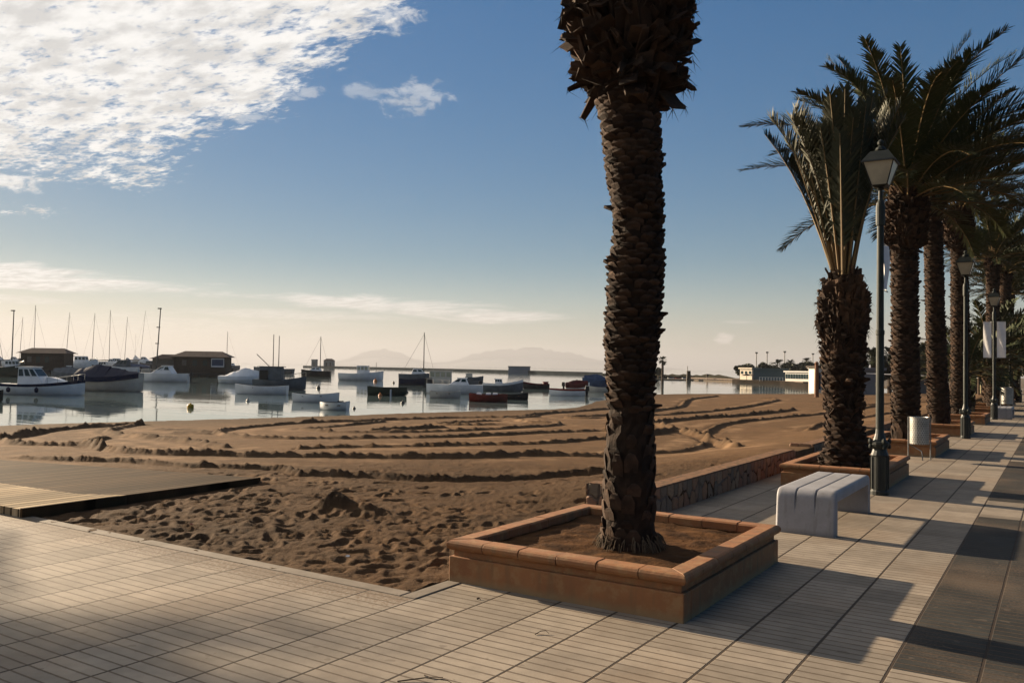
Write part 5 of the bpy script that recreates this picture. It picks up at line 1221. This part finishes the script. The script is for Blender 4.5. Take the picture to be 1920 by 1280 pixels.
# jetty with railing
jw0, jw1 = gp(1300, 712, WZ), gp(1520, 722, WZ); b = MB(); d_ = jw1-jw0; L_ = float(np.linalg.norm(d_)); t = empty('wooden_jetty', tuple(jw0), math.atan2(d_[1], d_[0]), 'low wooden jetty along the far water edge', 'jetty')
b.box(0, L_, -1.2, 1.2, .35, .5); b.build('walkway', bwood, t)
pb = MB()
for k in range(0, 40): x = L_*k/39; pb.box(x-.06, x+.06, -1.15, -1.03, -1, .349)
o = pb.build('piles', bwood, t); o['kind'] = 'stuff'
for x, l in [(1334, 'left row of tiny jetty boats'),]:
    pass
for i, x in enumerate([1258, 1272, 1285, 1330, 1345, 1362]):
    t_, L_, sh_, S_ = rowboat(x-6, x+6, 711+(x-1258)*.022, 3, ['tiny far boat, first from the lone palm', 'tiny far boat, second from the lone palm', 'tiny far boat at the foot of the dark tower', 'tiny far boat right of the dark tower', 'tiny far boat, second from the cream house', 'tiny far boat closest to the cream house'][i], hm=[bw2, bred, bw_, bw2, bw_, bred][i], thw=1)
w, D, S = frame_at(1291, 713); t = empty('beacon_tower', (w[0], w[1], WZ), ANG, 'dark beacon tower with thin pole standing in the far water', 'tower')
b = MB(); b.frustum(0, 0, -1, 18*S, 4.5*S, 4.5*S, 3*S, 3*S); b.build('shaft', hutw, t); b = MB(); b.tube([(-2*S, 0, 18*S), (-2*S, 0, 27*S)], .07, 5); b.build('pole', mastm, t)
w, D, S = frame_at(1326, 713); t = empty('channel_marker', (w[0], w[1], WZ), ANG, 'small dark channel marker right of the beacon tower', 'marker'); b = MB(); b.tube([(0, 0, -1), (0, 0, 10*S)], .12, 5); b.build('post', hutw, t); b = MB(); b.box(-1.8*S, 1.8*S, -.2, .2, 8*S, 12*S); b.build('board', hutw, t)
# thin lamp standards behind the far buildings
for x, top, l in [(1418, 662, 'faint leftmost floodlight mast above the cream house'), (1438, 661, 'floodlight mast left of the shore palm'), (1471, 660, 'floodlight mast right of the shore palm'), (1524, 664, 'floodlight mast above the white gallery')]:
    w, D, S = frame_at(x, 711); t = empty('floodlight_mast', (w[0], w[1], WZ), ANG, l, 'floodlight', 'floodlight masts on the far shore'); b = MB(); h = (711-top)*S; b.tube([(0, 0, 0), (0, 0, h)], .12, 5); b.build('post', mastm, t); b = MB(); b.box(-2.2*S, 2.2*S, -.15, .15, h-.1, h+.25); b.build('lamp_bar', mastm, t)
# wooden post on the sand, net posts
def post(px, base, top, label, m, rad=.09, z=-.15, name='wooden_post', cat='post'):
    w, D, S = frame_at(px, base, z); t = empty(name, (w[0], w[1], z), ANG, label, cat); b = MB(); h = (base-top)*S; b.lathe([(rad, -.4), (rad*.95, h*.5), (rad*.8, h)], 8); b.build('shaft', m, t)
    b = MB(); b.lathe([(rad*.82, h+.001), (rad*1.0, h+.06), (rad*.6, h+.16), (rad*.1, h+.2)], 8); b.build('cap', m, t); return w
post(1531, 747, 683, 'reddish wooden post standing on the sand near the water hut', mat('post_red', (.20, .09, .05), (.14, .07, .04), .8), .16)
wa = post(1617, 741, 699, 'left net post on the sand behind the second palm', bwood, .09, -.1, 'net_post', 'net post')
wb = post(1835, 748, 712, 'right net post on the sand between the far palms', bwood, .09, -.1, 'net_post', 'net post')
b = MB(); b.tube([(wa[0], wa[1], 1.55), (wb[0], wb[1], 1.35)], .03, 4); tag(b.build('net_rope', bw_), 'pale rope line strung between the two net posts', 'rope')

# background trees ------------------------------------------------------
def tree(px, base, top, wpx, label, seed, D_base=None, shape='round', n=2600, z=-.2, leaf=.30, group='dark trees behind the beach', mat_=None):
    w, D, S = frame_at(px, base, z); t = empty('tree', (w[0], w[1], z), seed*.7, label, 'tree', group); h = (base-top)*S; R0 = wpx*S/2; r = random.Random(seed)
    cl_ = []
    for k in range(9):
        a = r.uniform(0, 2*PI); q = r.uniform(.1, .75)*R0; cl_.append((q*math.cos(a), q*math.sin(a), h*r.uniform(.45, .85), R0*r.uniform(.32, .55), h*r.uniform(.13, .24)))
    cl_.append((0, 0, h*.62, R0*.7, h*.36))
    b = MB()
    for i in range(n):
        cx, cy, cz, ra, rh = r.choice(cl_); u = Vector((r.gauss(0, 1), r.gauss(0, 1), r.gauss(0, 1))).normalized()*(r.random()**.35); p = Vector((cx+u.x*ra, cy+u.y*ra, max(cz+u.z*rh, h*.12)))
        d1 = Vector((r.gauss(0, 1), r.gauss(0, 1), r.gauss(0, 1))).normalized()*leaf*r.uniform(.5, 1.3); d2 = Vector((r.gauss(0, 1), r.gauss(0, 1), r.gauss(0, 1))).normalized()*leaf*.5
        b.add([p-d1*.5, p+d2, p+d1*.5, p-d2], [(0, 1, 2, 3)])
    b.build('crown', mat_ or MATS['tree_leaf'], t)
    tr = MB(); tr.tube([(0, 0, -.3), (.05*h*.1, 0, h*.3), (0, .02*h, h*.6)], R0*.10+.08, 7, .05)
    for k in range(4): a = k*1.6+seed; tr.tube([(0, 0, h*.28), (math.cos(a)*R0*.4, math.sin(a)*R0*.4, h*.6)], R0*.04+.04, 5, .03)
    tr.build('trunk', bwood, t)
T_ = [(1388, 712, 684, 26, 'small dark tree at the left end of the cream house'), (1450, 712, 684, 34, 'dark tree behind the covered terrace'), (1555, 712, 680, 40, 'dark tree over the dark kiosk roof'), (1401, 712, 682, 38, 'rounded tree behind the cream house'), (1429, 712, 681, 32, 'dark tree left of the shore palm'), (1480, 712, 679, 34, 'dark tree right of the shore palm'), (1505, 712, 678, 44, 'broad dark tree above the white gallery'), (1531, 712, 681, 30, 'tree above the left end of the beach hut'),
      (1612, 733, 672, 40, 'dark tree right of the second palm trunk'), (1650, 735, 660, 44, 'dark tree directly behind the near lamp post'), (1700, 737, 664, 50, 'dark tree behind the third palm'), (1733, 738, 640, 44, 'tall dark tree between third and fourth palm'), (1768, 738, 636, 46, 'tall dark tree between fourth and fifth palm'),
      (1806, 740, 670, 46, 'dark tree behind the fifth palm'), (1845, 742, 668, 50, 'dark tree behind the white banners'), (1885, 742, 640, 60, 'large dark tree at the end of the promenade'), (1925, 742, 600, 90, 'tallest dark tree closing the promenade at the right edge'), (1234, 708, 690, 16, 'small dark tree beside the far lone palm')]
for i, a in enumerate(T_): tree(*a, seed=i+1, leaf=.45 if a[1] < 720 else .32, n=2600 if a[3] < 40 else 4200)
# far palms
def small_palm(px, base, top, crown, label, seed, z=-.2, n=30, fan=False, group='small palms on the far shore', m=None, th=None, el=None):
    w, D, S = frame_at(px, base, z); t = empty('palm_tree', (w[0], w[1], z), 0, label, 'palm tree', group); h = (base-top)*S; R0 = crown*S
    b = MB(); b.lathe([(th or .22, -.2), ((th or .22)*.85, h*.5), ((th or .22)*.8, h)], 8); b.build('trunk', bark_plain, t)
    r = random.Random(seed); c = MB()
    for i in range(n):
        a = i*2.4+r.uniform(-.2, .2); e = r.uniform(*(el or (-.5, 1.3))); L = R0*r.uniform(.8, 1.1)
        add_frond(c, r, (0, 0, h), a, e, L, 1.2 if not fan else .3, leaf=R0*(.26 if not fan else .4), step=L/16, w=.05 if not fan else .09, start=.25 if not fan else .6)
    c.build('crown', [m or MATS['tree_leaf'], MATS['tree_leaf']], t); return t
bark_plain = mat('palm_bark_far', (.08, .055, .04), (.045, .032, .025), .9, 2)
small_palm(1242, 716, 676, 9, 'lone thin palm in the distance just right of the big trunk', 1, n=26, fan=True, th=.22, el=(-1.2, 1.3))
small_palm(1457, 712, 684, 17, 'shore palm between the floodlight masts', 2)
small_palm(1482, 712, 680, 10, 'small palm top beside the shore palm', 3)
small_palm(1512, 712, 677, 10, 'small palm top above the white gallery', 4)
small_palm(1636, 735, 675, 34, 'palm with drooping fronds left of the near lamp post', 5, group='small palms behind the beach')
small_palm(1668, 735, 668, 30, 'palm with drooping fronds between lamp post and third palm', 6, group='small palms behind the beach')
small_palm(1828, 742, 690, 34, 'feathery palm below the ochre block', 7, group='small palms behind the beach')

# ------------------------------------------------------------------ off to the left: palm whose shade falls on the paving
for x_, y_, rz_, l_ in ((-28.0, 4.15, 1.9, 'leftmost palm outside the view whose shade falls on the tiles'), (-26.4, 3.75, .4, 'middle palm standing left of the view at the water edge')):
    c = place_copy(t6, x_, y_, rz_, .83, l_); del c['group']

# ------------------------------------------------------------------ small litter
def twig(px, py, pts, label, r=.003, z=.004):
    w = gp(px, py, 0); t = MB(); t.tube([(x, y, z+zz) for x, y, zz in pts], r, 4, r*.5); o = t.build('dry_twig', mat('twig', (.05, .03, .02), (.03, .02, .012), .9)); o.location = (w[0], w[1], 0); tag(o, label, 'twig')
twig(745, 1278, [(0, 0, 0), (.10, .10, .01), (.22, .13, .012), (.33, .10, .0)], 'long curved palm leaflet lying at the bottom edge', .0035)
twig(795, 1266, [(0, 0, 0), (.05, -.015, .004), (.10, .03, .0)], 'short dry leaflet next to the long curved one', .003)
twig(1003, 1190, [(0, 0, .0), (.01, .05, .01), (.035, .07, .012), (.06, .065, 0)], 'small hooked twig on the tiles below the planter', .003)
twig(894, 1123, [(0, 0, 0), (.015, .01, .006), (.03, 0, 0)], 'tiny dark scrap on the tiles at the planter corner', .006)
def scrap(px, py, s, m, label, z=-.01):
    w = gp(px, py, z); b = MB(); b.add([(0, 0, 0), (s, .01, .004), (s*.8, s*.6, .012), (.1*s, s*.7, .003), (s*.5, s*.3, s*.35)], [(0, 1, 4), (1, 2, 4), (2, 3, 4), (3, 0, 4), (0, 3, 2, 1)]); o = b.build('litter_scrap', m); o.location = (w[0], w[1], z); tag(o, label, 'litter')
scrap(352, 984, .06, bred, 'red plastic scrap lying on the near sand'); scrap(645, 1043, .05, bw_, 'white paper scrap on the sand close to the tiles'); scrap(683, 977, .05, bblue, 'pale blue scrap on the sand below the sand heap')
